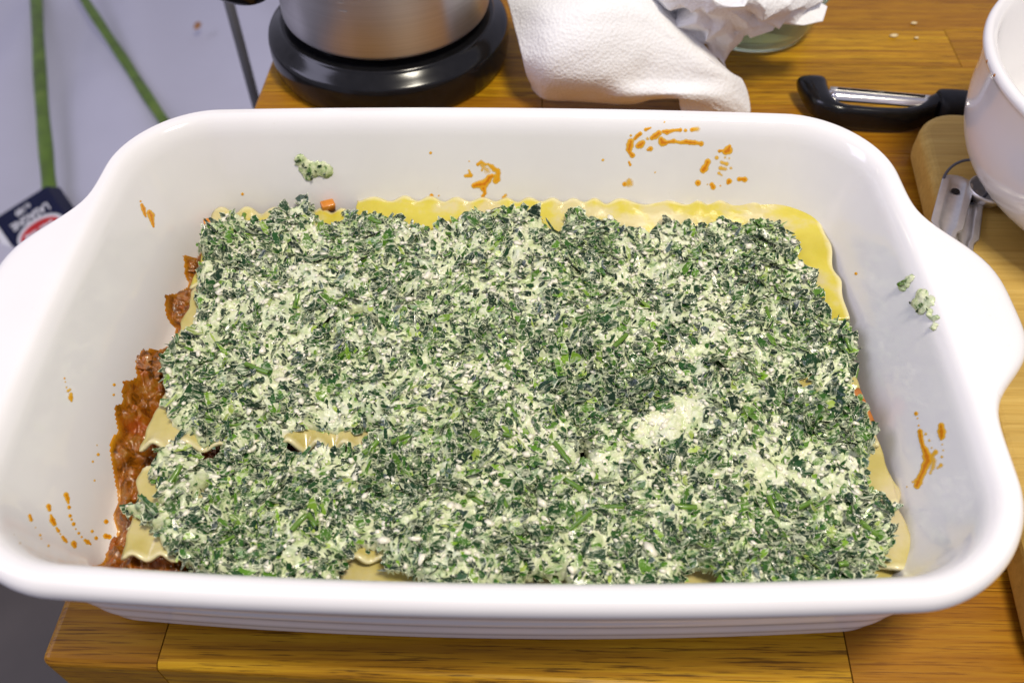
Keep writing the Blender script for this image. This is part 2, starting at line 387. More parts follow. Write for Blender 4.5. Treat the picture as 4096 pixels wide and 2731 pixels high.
text('Barilla', .0205, u1, v1 + .001, MBOXW, 'logo_lettering', .0022, .15, 1.0, .0005)

# ------------------------------------------------------------------ baking dish
DC = np.array([.002, .001])
A0, B0, R0, BOWX, BOWY = .1685, .1115, .034, .004, .005
NS, NA = 44, 22
def rrect(a, b, r):
    P = []
    cs = [(a - r, b - r, 0), (-(a - r), b - r, 90), (-(a - r), -(b - r), 180), (a - r, -(b - r), 270)]
    for q, (cx, cy, a0) in enumerate(cs):
        for k in range(NA):
            an = math.radians(a0 + 90 * k / (NA - 1)); P.append((cx + r * math.cos(an), cy + r * math.sin(an)))
        nx, ny, na = cs[(q + 1) % 4]
        s = np.array(P[-1]); e = np.array((nx + r * math.cos(math.radians(na)), ny + r * math.sin(math.radians(na))))
        for k in range(1, NS + 1): P.append(tuple(s + (e - s) * k / (NS + 1)))
    return np.array(P)
def ring(d, z, wgt=0.0):
    a, b, r = A0 + d, B0 + d, max(R0 + d * .9, .004)
    P = rrect(a, b, r); x, y = P[:, 0].copy(), P[:, 1].copy()
    P[:, 0] = x + BOWX * np.sign(x) * (1 - np.clip(np.abs(y) / b, 0, 1) ** 2) * np.clip(np.abs(x) / a, 0, 1) ** 4
    P[:, 1] = y + np.where(y < 0, .0067, BOWY) * np.sign(y) * (1 - np.clip(np.abs(x) / a, 0, 1) ** 2) * np.clip(np.abs(y) / b, 0, 1) ** 4
    y0 = np.where(x > 0, .002, .005)
    e = .0245 * np.exp(-np.abs((y - y0) / .0395) ** 3.7) * (np.abs(x) > a - r - .001)
    P[:, 0] += np.sign(x) * e * wgt
    zz = np.full(len(P), z) - .0015 * (e / .0245) * wgt
    return np.c_[P + DC, zz], e * max(wgt, 0)
prof = [(-.1115 + .004, .008, 0), (-.08, .008, 0), (-.05, .008, 0), (-.032, .0081, 0), (-.0255, .0088, 0), (-.0215, .0105, 0), (-.0188, .0135, 0), (-.0172, .0175, 0)]
for k in range(1, 13): prof.append((-.0172 + .0137 * k / 12, .0175 + .0485 * k / 12, 0))
prof += [(-.0028, .0685, 0), (-.0018, .0708, 0), (-.0006, .0728, 0), (.0006, .0742, 0), (.0019, .0751, 0), (.0030, .0754, .06)]
for k in range(1, 9): prof.append((.0030 + .0030 * k / 8, .0755, .06 + .84 * k / 8))
prof += [(.0068, .0750, .95), (.0077, .0741, .98), (.0084, .0728, 1), (.0088, .0711, 1), (.0088, .0693, 1), (.0084, .0676, 1), (.0076, .0662, .98), (.0064, .0651, .94), (.005, .0645, .8), (.004, .064, .5), (.003, .0635, .25), (.0022, .0625, .08)]
for k in range(1, 25):
    u = k / 24; prof.append((.0015 - .0105 * u + .0005 * math.sin(u * 2 * math.pi * 4), .0605 - .0545 * u, 0))
prof += [(-.0096, .004, 0), (-.0108, .0018, 0), (-.0125, .0005, 0), (-.015, .0, 0), (-.06, .0004, 0), (-.1075, .0004, 0)]
rings, ext = zip(*[ring(*p) for p in prof]); NP = len(rings[0])
DV = np.concatenate(rings); EX = np.concatenate(ext)
DF = grid_faces(len(rings), NP, True)
# close the two ends
capA = tuple(range(NP)); capB = tuple(range((len(rings) - 1) * NP, len(rings) * NP))[::-1]
BVH = BVHTree.FromPolygons([Vector(v) for v in DV], [tuple(int(i) for i in f) for f in DF] + [capA])
dish = thing('baking_dish', (DC[0], DC[1], 0), 'large white ceramic baking dish with two ear handles holding the lasagna', 'baking dish')
hm = (EX[DF].min(1) > .004)
def sub(F, extra=None):
    ids = np.unique(F); mp = np.full(len(DV), -1); mp[ids] = np.arange(len(ids)); return DV[ids], mp[F]
cx = DV[DF].mean(1)[:, 0]
V, F = sub(DF[~hm])
ids = np.unique(DF[~hm]); mp = np.full(len(DV), -1); mp[ids] = np.arange(len(ids))
Fl = [tuple(int(i) for i in f) for f in F] + [tuple(int(mp[i]) for i in capA), tuple(int(mp[i]) for i in capB)]
mesh('body', V, Fl, MC, dish)
for s in (-1, 1):
    V, F = sub(DF[hm & (np.sign(cx) == s)]); mesh('handle', V, F, MC, dish)
def cast(px, py):
    h = BVH.ray_cast(Vector(CAM), ray(px, py)); return h[0], h[1]
def zin(x, y):
    h = BVH.ray_cast(Vector((x, y, .2)), Vector((0, 0, -1))); return h[0].z if h[0] else 0

def film(name, discs, mat, parent, hgt=.00016, step=3.0, faint=1.0, seed=0, label=None, cat=None, group=None, attr='thick', wob=.35):
    """blobs (px,py,r[,k]) merged into one thin raised film lying on the dish wall"""
    D = np.array([(d + (1.0,))[:4] if len(d) == 3 else d for d in discs], float)
    x0, x1 = (D[:, 0] - D[:, 2] * 1.5).min(), (D[:, 0] + D[:, 2] * 1.5).max(); y0, y1 = (D[:, 1] - D[:, 2] * 1.5).min(), (D[:, 1] + D[:, 2] * 1.5).max()
    nx, ny = int((x1 - x0) / step) + 2, int((y1 - y0) / step) + 2
    X, Y = np.meshgrid(np.linspace(x0, x1, nx), np.linspace(y0, y1, ny), indexing='ij')
    f = np.zeros_like(X)
    for q in D: f = np.maximum(f, q[3] * (1.3 - np.hypot(X - q[0], Y - q[1]) / q[2]))
    for q, q2 in zip(D[:-1], D[1:]):
        dx, dy = q2[0] - q[0], q2[1] - q[1]; ll = math.hypot(dx, dy)
        if ll < 1.5 * (q[2] + q2[2]) and ll > 1e-6:
            tt = np.clip(((X - q[0]) * dx + (Y - q[1]) * dy) / ll ** 2, 0, 1); rr_ = (q[2] + (q2[2] - q[2]) * tt) * (1 - .3 * tt * (1 - tt))
            f = np.maximum(f, (q[3] + (q2[3] - q[3]) * tt) * (1 - .6 * tt * (1 - tt)) * (1.3 - np.hypot(X - q[0] - tt * dx, Y - q[1] - tt * dy) / rr_))
    f += (.3 * vn(X, Y, .035, seed + 3) + .5 * (wob > .5) * vn(X, Y, .09, seed + 5)) * (f > 0)
    keep = f > .0
    Vs = np.zeros((nx, ny, 3)); ok = np.zeros((nx, ny), bool)
    near = keep.copy(); near[1:] |= keep[:-1]; near[:-1] |= keep[1:]; near[:, 1:] |= keep[:, :-1]; near[:, :-1] |= keep[:, 1:]
    for i, j in np.argwhere(near):
        h, nrm = cast(X[i, j], Y[i, j])
        if h is None: continue
        if nrm.dot(Vector(CAM) - h) < 0: nrm = -nrm
        Vs[i, j] = h + nrm * (.00006 + hgt * math.sqrt(max(0, min(1, f[i, j])))); ok[i, j] = True
    F = grid_faces(nx, ny)[:, ::-1]; g = ok.ravel(); F = F[g[F].all(1)]
    if len(F) == 0: return None
    lab = np.arange(nx * ny); ch = True
    while ch:
        m_ = lab[F].min(1); old = lab.copy()
        for k_ in range(4): np.minimum.at(lab, F[:, k_], m_)
        ch = (lab != old).any()
    fl = lab[F[:, 0]] if label is None else np.zeros(len(F), int)
    for c_ in np.unique(fl):
        Fc = F[fl == c_]
        if label is None and len(Fc) < 5: continue
        ids = np.unique(Fc); mp = np.full(nx * ny, -1); mp[ids] = np.arange(len(ids))
        o = mesh(name, Vs.reshape(-1, 3)[ids], mp[Fc], mat, parent, attrs={attr: np.clip(f.ravel()[ids], 0, 1) * faint, 'dens': np.ones(len(ids))})
        tag(o, label, cat, group)
    return o
def Z(L, ox, oy, s): return [(ox + q[0] / s, oy + q[1] / s, q[2] / s) + tuple(q[3:]) for q in L]
def smear(L, **k): film('sauce_smear', L, MSMEAR, dish, seed=len(L), **k)
z5 = (2400, 440, 3.36)
smear(Z([(415, 425, 42), (405, 470, 46), (390, 530, 38), (515, 480, 36), (545, 465, 46), (575, 440, 34), (435, 610, 32), (395, 565, 24), (390, 700, 14), (408, 740, 16), (415, 345, 18, .7), (470, 385, 24), (500, 350, 24), (540, 320, 24), (615, 265, 22), (650, 252, 16), (685, 240, 9),
         (680, 520, 32), (645, 535, 18), (700, 375, 32), (740, 350, 44), (790, 310, 36), (640, 390, 24, .4), (850, 290, 22), (900, 295, 34), (980, 278, 22, .8), (1030, 272, 20, .7), (1080, 270, 22), (1150, 275, 22, .8), (1235, 265, 26), (1310, 255, 34, .3)], *z5))
smear(Z([(820, 395, 34), (840, 430, 50), (870, 440, 36), (920, 430, 20), (990, 420, 34), (1040, 430, 24, .6), (1090, 440, 22, .6), (1160, 425, 30), (1210, 435, 32), (1270, 440, 32), (1315, 447, 24, .8), (1360, 455, 34)], *z5))
smear(Z([(1690, 560, 40), (1725, 540, 50), (1742, 490, 22), (1640, 548, 14), (1605, 552, 20), (1680, 640, 22, .35), (1640, 700, 26, .3), (1700, 720, 30, .33), (1620, 780, 26, .3), (1680, 800, 26, .3), (1740, 650, 22, .3), (1760, 780, 20, .3), (1570, 640, 26, .3), (1600, 850, 22, .3), (1640, 880, 16, .3)], *z5))
smear(Z([(1445, 700, 42), (1430, 740, 36), (1405, 780, 46), (1385, 805, 38)], *z5))
smear(Z([(1315, 980, 36), (1500, 1000, 28), (1520, 1035, 32), (1445, 1000, 16, .4), (1735, 955, 32), (1720, 980, 20), (1870, 930, 28), (1905, 928, 22), (1945, 935, 34), (1620, 1018, 10)], *z5))
smear(Z([(330, 995, 28), (38, 672, 15, .6), (740, 840, 12, .5), (865, 165, 12, .7), (390, 980, 50, .25)], *z5))
z6 = (1800, 640, 7.84)
smear(Z([(1320, 490, 60), (1230, 540, 85), (1180, 640, 100), (1080, 740, 130), (950, 760, 110), (850, 770, 90), (760, 800, 75), (1050, 880, 95), (1080, 960, 60), (1100, 1040, 50), (1030, 1130, 50)], *z6), hgt=.00035)
smear(Z([(480, 500, 48, .7), (560, 490, 58, .7), (660, 490, 62, .7), (620, 400, 40, .6), (590, 320, 28, .5), (870, 140, 48, .8), (980, 70, 60, .45), (1100, 140, 56, .55), (1200, 130, 50, .5), (1310, 210, 75, .7), (1390, 290, 80, .7), (1490, 330, 75, .65), (1510, 420, 80, .65), (1500, 600, 80, .65), (1430, 650, 85, .6), (1420, 500, 60, .5), (1000, 330, 34, .6), (1050, 230, 90, .3), (1150, 330, 120, .26), (1000, 180, 60, .4)], *z6))
smear(Z([(1680, 1170, 48, .7), (1740, 1110, 50, .45), (600, 40, 22, .5)], *z6))
z7 = (0, 650, 2.119)
smear(Z([(1190, 330, 8), (1200, 360, 12), (1215, 395, 18), (1225, 435, 12), (1235, 460, 6), (1265, 425, 22), (1280, 450, 28), (1285, 485, 20), (1294, 520, 13), (1300, 545, 7)], *z7), step=2.4)
smear(Z([(2055, 268, 11)], *z7), step=2.0); smear([(1723, 612, 6, .7), (1755, 783, 3, .7), (1726, 782, 7)], step=2.0)
z8 = (0, 1350, 2.119)
smear(Z([(545, 345, 8), (552, 375, 8, .5), (562, 420, 9, .5), (575, 450, 12, .35), (590, 440, 12, .3), (600, 480, 14, .35), (598, 510, 20, .7), (604, 535, 10, .5), (967, 400, 12), (963, 484, 10), (820, 910, 10, .3), (830, 990, 12, .7), (785, 1050, 10, .6), (800, 1210, 9, .4)], *z8), step=2.4)
z9 = (0, 1991, 2.119)
smear(Z([(410, 70, 19), (418, 100, 14), (430, 145, 9, .7), (442, 190, 23), (456, 218, 18), (478, 255, 9, .6), (492, 278, 14), (510, 305, 7, .7), (530, 332, 13), (548, 356, 16), (562, 371, 10), (626, 388, 23), (632, 408, 16)], *z9), step=2.4)
smear(Z([(558, -25, 22), (568, 5, 20), (578, 40, 9, .7), (584, 78, 14), (592, 150, 13), (605, 182, 10, .8), (622, 220, 15), (640, 262, 8, .7), (665, 298, 12), (690, 330, 9), (718, 358, 13), (740, 372, 20), (765, 390, 8)], *z9), step=2.4)
smear(Z([(250, 150, 13), (262, 185, 14), (300, 250, 6, .5), (340, 315, 11, .6), (348, 345, 6, .4), (410, 405, 10, .6), (897, 200, 17), (780, 282, 13, .7), (812, 340, 15), (895, 322, 20), (925, 328, 18), (170, 385, 10, .25), (120, 310, 10, .25)], *z9), step=2.4)
za = (2996, 1300, 2.119)
smear(Z([(1418, 750, 15), (1430, 790, 7, .7), (1440, 850, 8), (1452, 900, 21), (1456, 940, 19), (1465, 985, 19), (1477, 1030, 18), (1497, 1062, 27), (1512, 1110, 36), (1520, 1150, 34), (1495, 1195, 32), (1480, 1240, 28), (1455, 1290, 28), (1437, 1328, 34), (1425, 1358, 26), (1585, 1075, 24, .6), (1550, 1110, 22, .4), (1570, 1150, 26, .35), (1560, 1210, 26, .35), (1540, 1250, 20, .35), (1635, 1115, 13, .5), (1630, 1185, 20, .5), (1600, 1210, 16, .35), (1500, 920, 12, .3), (1530, 980, 12, .3), (1550, 1040, 12, .35), (1390, 1330, 12, .3), (1340, 1370, 8, .25)], *za))
smear(Z([(1632, 855, 26), (1635, 900, 33), (1637, 940, 26), (1630, 965, 12), (1640, 1010, 9, .3), (1650, 1060, 9, .25)], *za))
smear(Z([(908, 1048, 11)], 2996, 600, 2.119), step=2.0)

# ------------------------------------------------------------------ lasagna
las = thing('lasagna', (0, 0, .008), 'unbaked lasagna layered with pasta, meat sauce and spinach ricotta in the dish', 'lasagna')
# meat sauce
edge = [(802, 985), (739, 1023), (750, 1103), (764, 1141), (708, 1160), (680, 1193), (675, 1240), (672, 1268), (689, 1297), (703, 1311), (698, 1358), (661, 1384), (604, 1386), (562, 1397), (533, 1430), (538, 1473), (552, 1515), (505, 1539), (486, 1614), (460, 1661), (444, 1742), (437, 1789), (441, 1883), (453, 1926), (472, 1963), (462, 2025), (453, 2072), (458, 2128), (429, 2180), (411, 2236), (405, 2290), (430, 2345)]
E_ = []
for q in edge:
    h, _n = cast(*q) if q[1] < 2200 else (None, None)
    E_.append((h.x, h.y) if h else tuple(un(q[0], q[1], .02)[:2]))
spoly = E_ + [(-.10, -.100), (.138, -.1), (.148, -.06), (.150, .05), (.14, .094), (-.115, .094)]
nx, ny = 420, 290
gx = np.concatenate([np.linspace(-.168, -.10, 190), np.linspace(-.0995, .16, nx - 190)]); gy = np.linspace(-.104, .10, ny)
X, Y = np.meshgrid(gx, gy, indexing='ij'); P = np.c_[X.ravel(), Y.ravel()]
Pw = P + np.c_[.0020 * fbm(P[:, 0], P[:, 1], 110, 2, 3), .0020 * fbm(P[:, 0], P[:, 1], 110, 2, 8)]
sd = sdist(Pw, spoly)
dom = sd > -.0012
zi = np.zeros(len(P)); need = np.where(dom)[0]
for k in need: zi[k] = zin(P[k, 0], P[k, 1])
lump = fbm(P[:, 0], P[:, 1], 150, 4, 21); big = fbm(P[:, 0], P[:, 1], 60, 2, 33); rid = 1 - 2 * np.abs(fbm(P[:, 0], P[:, 1], 190, 3, 5))
lvl = .0245 + .004 * big + .0050 * lump + .0026 * rid - .001
tk = np.minimum(zi + .0004 + .0080 * sstep(sd / .0055) * (1 + 1.0 * lump) + .0030 * (rid - .6) * sstep(sd / .004), np.maximum(lvl, zi + .0006 + .0016 * sstep(sd / .003)))
tk = np.where(sd < 0, zi - .0006, tk)
thin = np.clip(1 - (sd - .0001) / .0012, 0, 1) * (.6 + 1.2 * vn(P[:, 0], P[:, 1], 120, 40))
F = grid_faces(nx, ny); F = F[dom[F].all(1)]
ids = np.unique(F); mp = np.full(len(P), -1); mp[ids] = np.arange(len(ids))
mesh('meat_sauce', np.c_[P, tk][ids], mp[F], MSAUCE, las, attrs={'thin': np.clip(thin[ids], 0, 1)})
def lump_mesh(c, r, seed, sub=3, amp=.35, squash=(1, 1, .8)):
    bm = bmesh.new(); bmesh.ops.create_icosphere(bm, subdivisions=sub, radius=1)
    V = np.array([v.co[:] for v in bm.verts]); F = [tuple(v.index for v in f.verts) for f in bm.faces]; bm.free()
    k = 1 + amp * (fbm(V[:, 0] * .01 + V[:, 2] * .007, V[:, 1] * .01 - V[:, 2] * .006, 190, 4, seed))
    return np.array(c) + V * k[:, None] * r * np.array(squash), F
for i, (px, py, r) in enumerate([(760, 1060, .0050), (710, 1200, .0060), (700, 1265, .0050), (745, 1225, .0050), (560, 1440, .0055), (590, 1475, .0065), (455, 2190, .0050), (470, 2235, .0055)]):
    h, nn = cast(px, py); V, F = lump_mesh(h + nn * r * .02, r * .75, i * 3 + 1, 4, 1.3, (1.3, 1, .42))
    mesh('mince_lump', V, [f for f in F], MSAUCE, las, attrs={'thin': np.zeros(len(V))})
def chunk(name, px, py, zz, sx, sy, sz, rot, mat):
    c = un(px, py, zz) if zz else np.array(cast(px, py)[0]); V, F = boxverts(-sx, sx, -sy, sy, -sz, sz, min(sx, sy, sz) * .35)
    V = V @ np.array(Matrix.Rotation(rot, 3, 'Z') @ Matrix.Rotation(.35, 3, 'X')).T
    V *= 1 + .10 * vn(V[:, 0] * 1, V[:, 1] + V[:, 2], 300, int(px))[:, None]
    mesh(name, V + c, F, mat, las)
chunk('carrot_piece', 1312, 826, .034, .0034, .0022, .0036, .4, MCARROT)
chunk('carrot_piece', 3440, 1630, .0325, .0026, .0078, .0024, .36, MCARROT2)
V, F = lump_mesh(un(2576, 781, .036), .0036, 77, 3, .4, (1.2, .6, .5)); mesh('mince_lump', V, F, MMEAT, las)
chunk('carrot_piece', 835, 890, .031, .0022, .0016, .002, .3, MCARROT)
# pasta sheets
def sheet(x0, x1, y0, y1, z, lam=.0115, amp=(.0022, .0022), yaw=0, seed=0, tiltx=0, tilty=0, cur=(0, 0), endw=.0012, mat=None, lsh=0):
    nx, ny = int((x1 - x0) / .0011) + 2, 44
    u = np.linspace(0, 1, nx); v = np.linspace(0, 1, ny); U, Vv = np.meshgrid(u, v, indexing='ij')
    X = x0 + (x1 - x0) * U; Y = y0 + (y1 - y0) * Vv
    e0 = np.clip(1 - (Y - y0) / .0085, 0, 1) ** 1.3; e1 = np.clip(1 - (y1 - Y) / .0085, 0, 1) ** 1.3
    ph = 5 * fbm(X, X * 0 + seed, 28, 2, seed); am = .75 + 1.0 * vn(X, X * 0, 60, seed + 4)
    Zz = z + amp[0] * e0 * am * np.sin(2 * math.pi * X / lam + ph) + amp[1] * e1 * am * np.sin(2 * math.pi * X / lam + ph * 1.3 + 1)
    Zz += .0016 * fbm(X, Y, 45, 2, seed + 9) + tiltx * (X - (x0 + x1) / 2) + tilty * (Y - (y0 + y1) / 2)
    Zz += cur[0] * np.clip(1 - (X - x0) / .012, 0, 1) ** 2 + cur[1] * np.clip(1 - (x1 - X) / .012, 0, 1) ** 2
    Y = Y + .0009 * (e0 + e1) * np.sin(2 * math.pi * X / lam * 1.02 + ph + 1.5)
    X = X + endw * 2.2 * fbm(Y, Y * 0 + seed, 130, 2, seed + 2) * (np.clip(1 - (X - x0) / .01, 0, 1) - np.clip(1 - (x1 - X) / .01, 0, 1))
    X = X + lsh * (Vv - .5) * np.clip(1 - U * 4, 0, 1)
    V = np.stack([X, Y, Zz], -1).reshape(-1, 3); c = np.array([(x0 + x1) / 2, (y0 + y1) / 2])
    q = V[:, :2] - c; V[:, 0] = c[0] + q[:, 0] * math.cos(yaw) - q[:, 1] * math.sin(yaw); V[:, 1] = c[1] + q[:, 0] * math.sin(yaw) + q[:, 1] * math.cos(yaw)
    rimv = np.clip(1 - np.minimum(Vv, 1 - Vv) * (y1 - y0) / .0045, 0, 1).ravel()
    o = mesh('pasta_sheet', V, grid_faces(nx, ny), mat or MPASTAT, las, attrs={'rim': rimv})
    md = o.modifiers.new('thick', 'SOLIDIFY'); md.thickness = .0017; md.offset = 0
    return o
sheet(-.0705, .1540, .055, .1038, .0335, yaw=-.004, seed=1, amp=(.001, .0013), cur=(0, .001), tilty=.03, lam=.0135, mat=MPASTA)
sheet(.102, .180, .0475, .0825, .0345, yaw=-math.pi / 2, seed=12, amp=(.0006, .0012), lam=.034, tilty=.05, mat=MPASTA)
sheet(-.1405, -.058, .045, .0965, .0320, seed=2, amp=(.001, .0018), mat=MPASTA)
sheet(.100, .1568, -.0665, -.0290, .0335, yaw=.05, seed=15, amp=(.0008, .0008), endw=.0004)
sheet(-.1385, .1525, .004, .0555, .0325, seed=3, amp=(.001, .001))
sheet(-.1355, .1545, -.0415, .006, .0335, seed=4, lam=.0118, amp=(.0034, .001), yaw=.016, lsh=.007)
sheet(-.1335, .1585, -.0900, -.0520, .0315, seed=5, amp=(.0026, .0014), lam=.012, lsh=-.004)
sheet(-.1000, .1600, -.1030, -.0620, .0265, seed=6, amp=(.002, .002), cur=(.002, 0))
sheet(-.1355, -.09, -.078, -.054, .0275, seed=7, amp=(.0025, .0025), lam=.010)
# spinach and ricotta layer
SPZ = .0375
outl = [(799, 953), (827, 910), (870, 882), (912, 851), (983, 870), (1049, 866), (1120, 840), (1125, 823), (1165, 823), (1181, 840), (1200, 802), (1224, 795), (1257, 835), (1262, 873), (1257, 906), (1309, 896), (1361, 882), (1365, 825), (1403, 835), (1436, 854), (1474, 858), (1502, 842), (1535, 851), (1573, 858), (1625, 877), (1634, 896), (1696, 901), (1724, 922), (1757, 906), (1794, 888), (1898, 853), (2003, 862), (2107, 853), (2168, 879), (2191, 923), (2246, 940), (2264, 853), (2319, 847), (2361, 870), (2456, 866), (2465, 892), (2503, 896), (2527, 915), (2578, 925), (2607, 932), (2649, 901), (2692, 866), (2725, 896), (2772, 906), (2833, 899), (2862, 882), (2913, 877), (2980, 903), (3008, 877), (3050, 868), (3121, 875), (3131, 915), (3182, 925), (3187, 958), (3206, 986), (3201, 1024), (3244, 1057), (3267, 1080), (3263, 1128), (3296, 1156), (3305, 1203), (3329, 1260), (3376, 1274), (3400, 1307),
        (3411, 1333), (3440, 1371), (3442, 1399), (3425, 1437), (3416, 1493), (3421, 1527), (3402, 1555), (3421, 1593), (3456, 1649), (3449, 1673), (3482, 1711), (3496, 1744), (3496, 1796), (3487, 1833), (3468, 1890), (3482, 1932), (3515, 1961), (3534, 2003), (3605, 2003), (3581, 2040), (3567, 2081), (3586, 2123), (3584, 2166), (3553, 2199), (3553, 2227), (3515, 2246), (3496, 2293), (3470, 2345), (3200, 2375), (2945, 2350), (2927, 2317), (2871, 2279), (2758, 2250), (2734, 2274), (2710, 2321), (2690, 2365), (2500, 2380), (2310, 2365), (2286, 2325), (2262, 2302), (2224, 2293), (2158, 2293), (2116, 2298), (2092, 2324), (2060, 2370), (1900, 2380), (1740, 2350), (1697, 2318), (1646, 2298), (1603, 2274), (1551, 2269), (1528, 2246), (1551, 2213), (1504, 2184), (1457, 2170), (1400, 2199), (1367, 2222), (1344, 2265), (1340, 2320), (1320, 2350), (1000, 2345), (830, 2310), (764, 2260), (698, 2222), (642, 2180), (637, 2118), (600, 2104), (562, 2060), (491, 2024), (491, 2012), (566, 1994), (637, 2006), (613, 1954), (609, 1902), (585, 1883), (613, 1841), (632, 1789), (670, 1756), (727, 1751), (774, 1789), (821, 1841), (864, 1827), (873, 1760), (802, 1765), (750, 1727), (684, 1690), (656, 1657), (661, 1619), (661, 1553), (647, 1492), (632, 1435), (656, 1411), (675, 1364), (736, 1306), (755, 1259), (797, 1216), (783, 1179), (783, 1108), (821, 1027), (802, 999), (783, 990), (807, 952)]
holes = [[(1125, 1737), (1160, 1715), (1183, 1703), (1232, 1691), (1278, 1709), (1336, 1707), (1374, 1703), (1450, 1703), (1493, 1695), (1538, 1707), (1500, 1726), (1450, 1745), (1408, 1779), (1366, 1785), (1309, 1770), (1271, 1764), (1240, 1775), (1198, 1795), (1129, 1795)],
         [(774, 1960), (800, 1925), (821, 1916), (826, 1945), (815, 1975), (790, 1982)],
         [(3204, 1500), (3215, 1480), (3230, 1465), (3253, 1465), (3252, 1500), (3240, 1525), (3290, 1548), (3300, 1565), (3260, 1556), (3222, 1545)],
         [(1800, 1672), (1840, 1654), (1890, 1655), (1886, 1682), (1830, 1690)], [(2318, 1762), (2335, 1758), (2352, 1795), (2345, 1828), (2325, 1822)],
         [(1400, 1245), (1420, 1228), (1445, 1234), (1448, 1256), (1415, 1262)]]
sp = [tuple(un(a, b, SPZ)[:2]) for a, b in outl]; hs = [[tuple(un(a, b, SPZ + .001)[:2]) for a, b in h] for h in holes]
st = .00046
gx = np.arange(-.142, .166, st); gy = np.arange(-.108, .106, st); nx, ny = len(gx), len(gy)
X, Y = np.meshgrid(gx, gy, indexing='ij'); P = np.c_[X.ravel(), Y.ravel()]
def density(x, y):
    d = .92 + 1.15 * fbm(x, y, 48, 4, 71)
    for px, py, r, k in ((2650, 1690, .007, -1.0), (2790, 1650, .007, -1.0), (2720, 1665, .006, -.7), (2560, 1660, .008, -.8), (2700, 2090, .008, -1), (3150, 1820, .007, -1), (2290, 1500, .006, -.8), (3060, 950, .012, 1.1), (2420, 1000, .010, 1.1), (3350, 1640, .016, 1.4), (2450, 1530, .015, 1.2), (2620, 1510, .011, 1.1), (3250, 2200, .02, .7), (1000, 2250, .012, .5), (2000, 900, .010, .6), (3250, 1350, .010, .7), (1700, 1100, .02, -.25), (900, 1450, .012, -.2)):
        c = un(px, py, .041); wx_ = x + .012 * fbm(x, y, 70, 3, 5); wy_ = y + .012 * fbm(x, y, 70, 3, 15); d = d + k * np.exp(-((wx_ - c[0]) ** 2 + (wy_ - c[1]) ** 2) / (r * r))
    return d
def spread_sd(P):
    Q = P + np.c_[.0016 * fbm(P[:, 0], P[:, 1], 330, 2, 3), .0016 * fbm(P[:, 0], P[:, 1], 330, 2, 8)]
    s = sdist(Q, sp)
    for h in hs: s = np.minimum(s, -sdist(Q, h))
    return s
def spread_h(P, s):
    x, y = P[:, 0], P[:, 1]
    a = fbm(x, y, 42, 2, 51) * .0050 + fbm(x, y, 150, 3, 57) * .0044 + np.abs(fbm(x, y, 330, 2, 61)) * .0021
    lvl_ = .0400 + .0012 * np.sin(x * 30 + 1)
    # slight trough between the front pasta row and the rest
    lvl_ = lvl_ - .0030 * np.exp(-((y + .047 + .15 * (x + .1)) / .007) ** 2) * (x < .02)
    prof_ = np.sqrt(np.clip(1 - (1 - np.clip(s / .0045, 0, 1)) ** 2, 0, 1))
    return (.0322 + (lvl_ + a - .0322) * prof_)
sd = spread_sd(P); hz = spread_h(P, sd); dom = sd > -.0003
F = grid_faces(nx, ny); F = F[dom[F].all(1)]; ids = np.unique(F); mp = np.full(len(P), -1); mp[ids] = np.arange(len(ids))
spread = mesh('spinach_ricotta', np.c_[P, hz][ids], mp[F], MRIC, las, attrs={'dens': density(P[ids, 0], P[ids, 1])})
# chopped leaf flakes lying in the surface
def normals(x, y, s, e=.0005):
    h0 = lambda a, b: spread_h(np.c_[a, b], s)
    return (h0(x + e, y) - h0(x - e, y)) / (2 * e), (h0(x, y + e) - h0(x, y - e)) / (2 * e)
NF = 21500
fx = rng.uniform(-.142, .166, NF * 3); fy = rng.uniform(-.108, .106, NF * 3); Pf = np.c_[fx, fy]; sf = spread_sd(Pf)
kp = (sf > -.0004) & (rng.random(len(fx)) < np.clip(density(fx, fy) * .5, .02, 1)); idx = np.where(kp)[0][:NF]
Pf, sf = Pf[idx], sf[idx]; n = len(Pf)
L = np.clip(np.exp(rng.normal(math.log(.0030), .54, n)), .0010, .0100); lng = rng.random(n) < .5; L = L * np.where(lng, 1.25, .95); Wd = L * np.where(lng, rng.uniform(.2, .45, n), rng.uniform(.45, .9, n))
ang = 2.6 * math.pi * fbm(Pf[:, 0], Pf[:, 1], 22, 2, 81) + rng.normal(0, .5, n)
gxn, gyn = normals(Pf[:, 0], Pf[:, 1], sf)
gxn, gyn = np.clip(gxn, -1.2, 1.2), np.clip(gyn, -1.2, 1.2)
K = 7; th_ = np.linspace(0, 2 * math.pi, K, endpoint=False)[None] + rng.uniform(-.3, .3, (n, K)); rr = rng.uniform(.65, 1.15, (n, K))
cu = np.cos(th_) * rr; cv = np.sin(th_) * rr
bend = rng.normal(-.05, .20, n)[:, None]; b2 = rng.normal(-.05, .16, n)[:, None]
lx = cu * L[:, None] / 2; ly = cv * Wd[:, None] / 2; lz = bend * (cu ** 2) * L[:, None] / 2 + b2 * cv * cv * Wd[:, None] / 2
tx, ty = rng.normal(0, .11, n)[:, None], rng.normal(0, .14, n)[:, None]
lz = lz + tx * lx + ty * ly
ca, sa = np.cos(ang)[:, None], np.sin(ang)[:, None]
wx = ca * lx - sa * ly; wy = sa * lx + ca * ly
wz = lz + gxn[:, None] * wx + gyn[:, None] * wy
zc = spread_h(Pf, sf) + rng.uniform(-.00035, .0007, n)
VV = np.zeros((n, K + 1, 3)); VV[:, 0] = np.c_[Pf, zc]
VV[:, 1:, 0] = Pf[:, 0:1] + wx; VV[:, 1:, 1] = Pf[:, 1:2] + wy; VV[:, 1:, 2] = zc[:, None] + wz
VV[:, :, 2] = np.maximum(VV[:, :, 2], .0300)
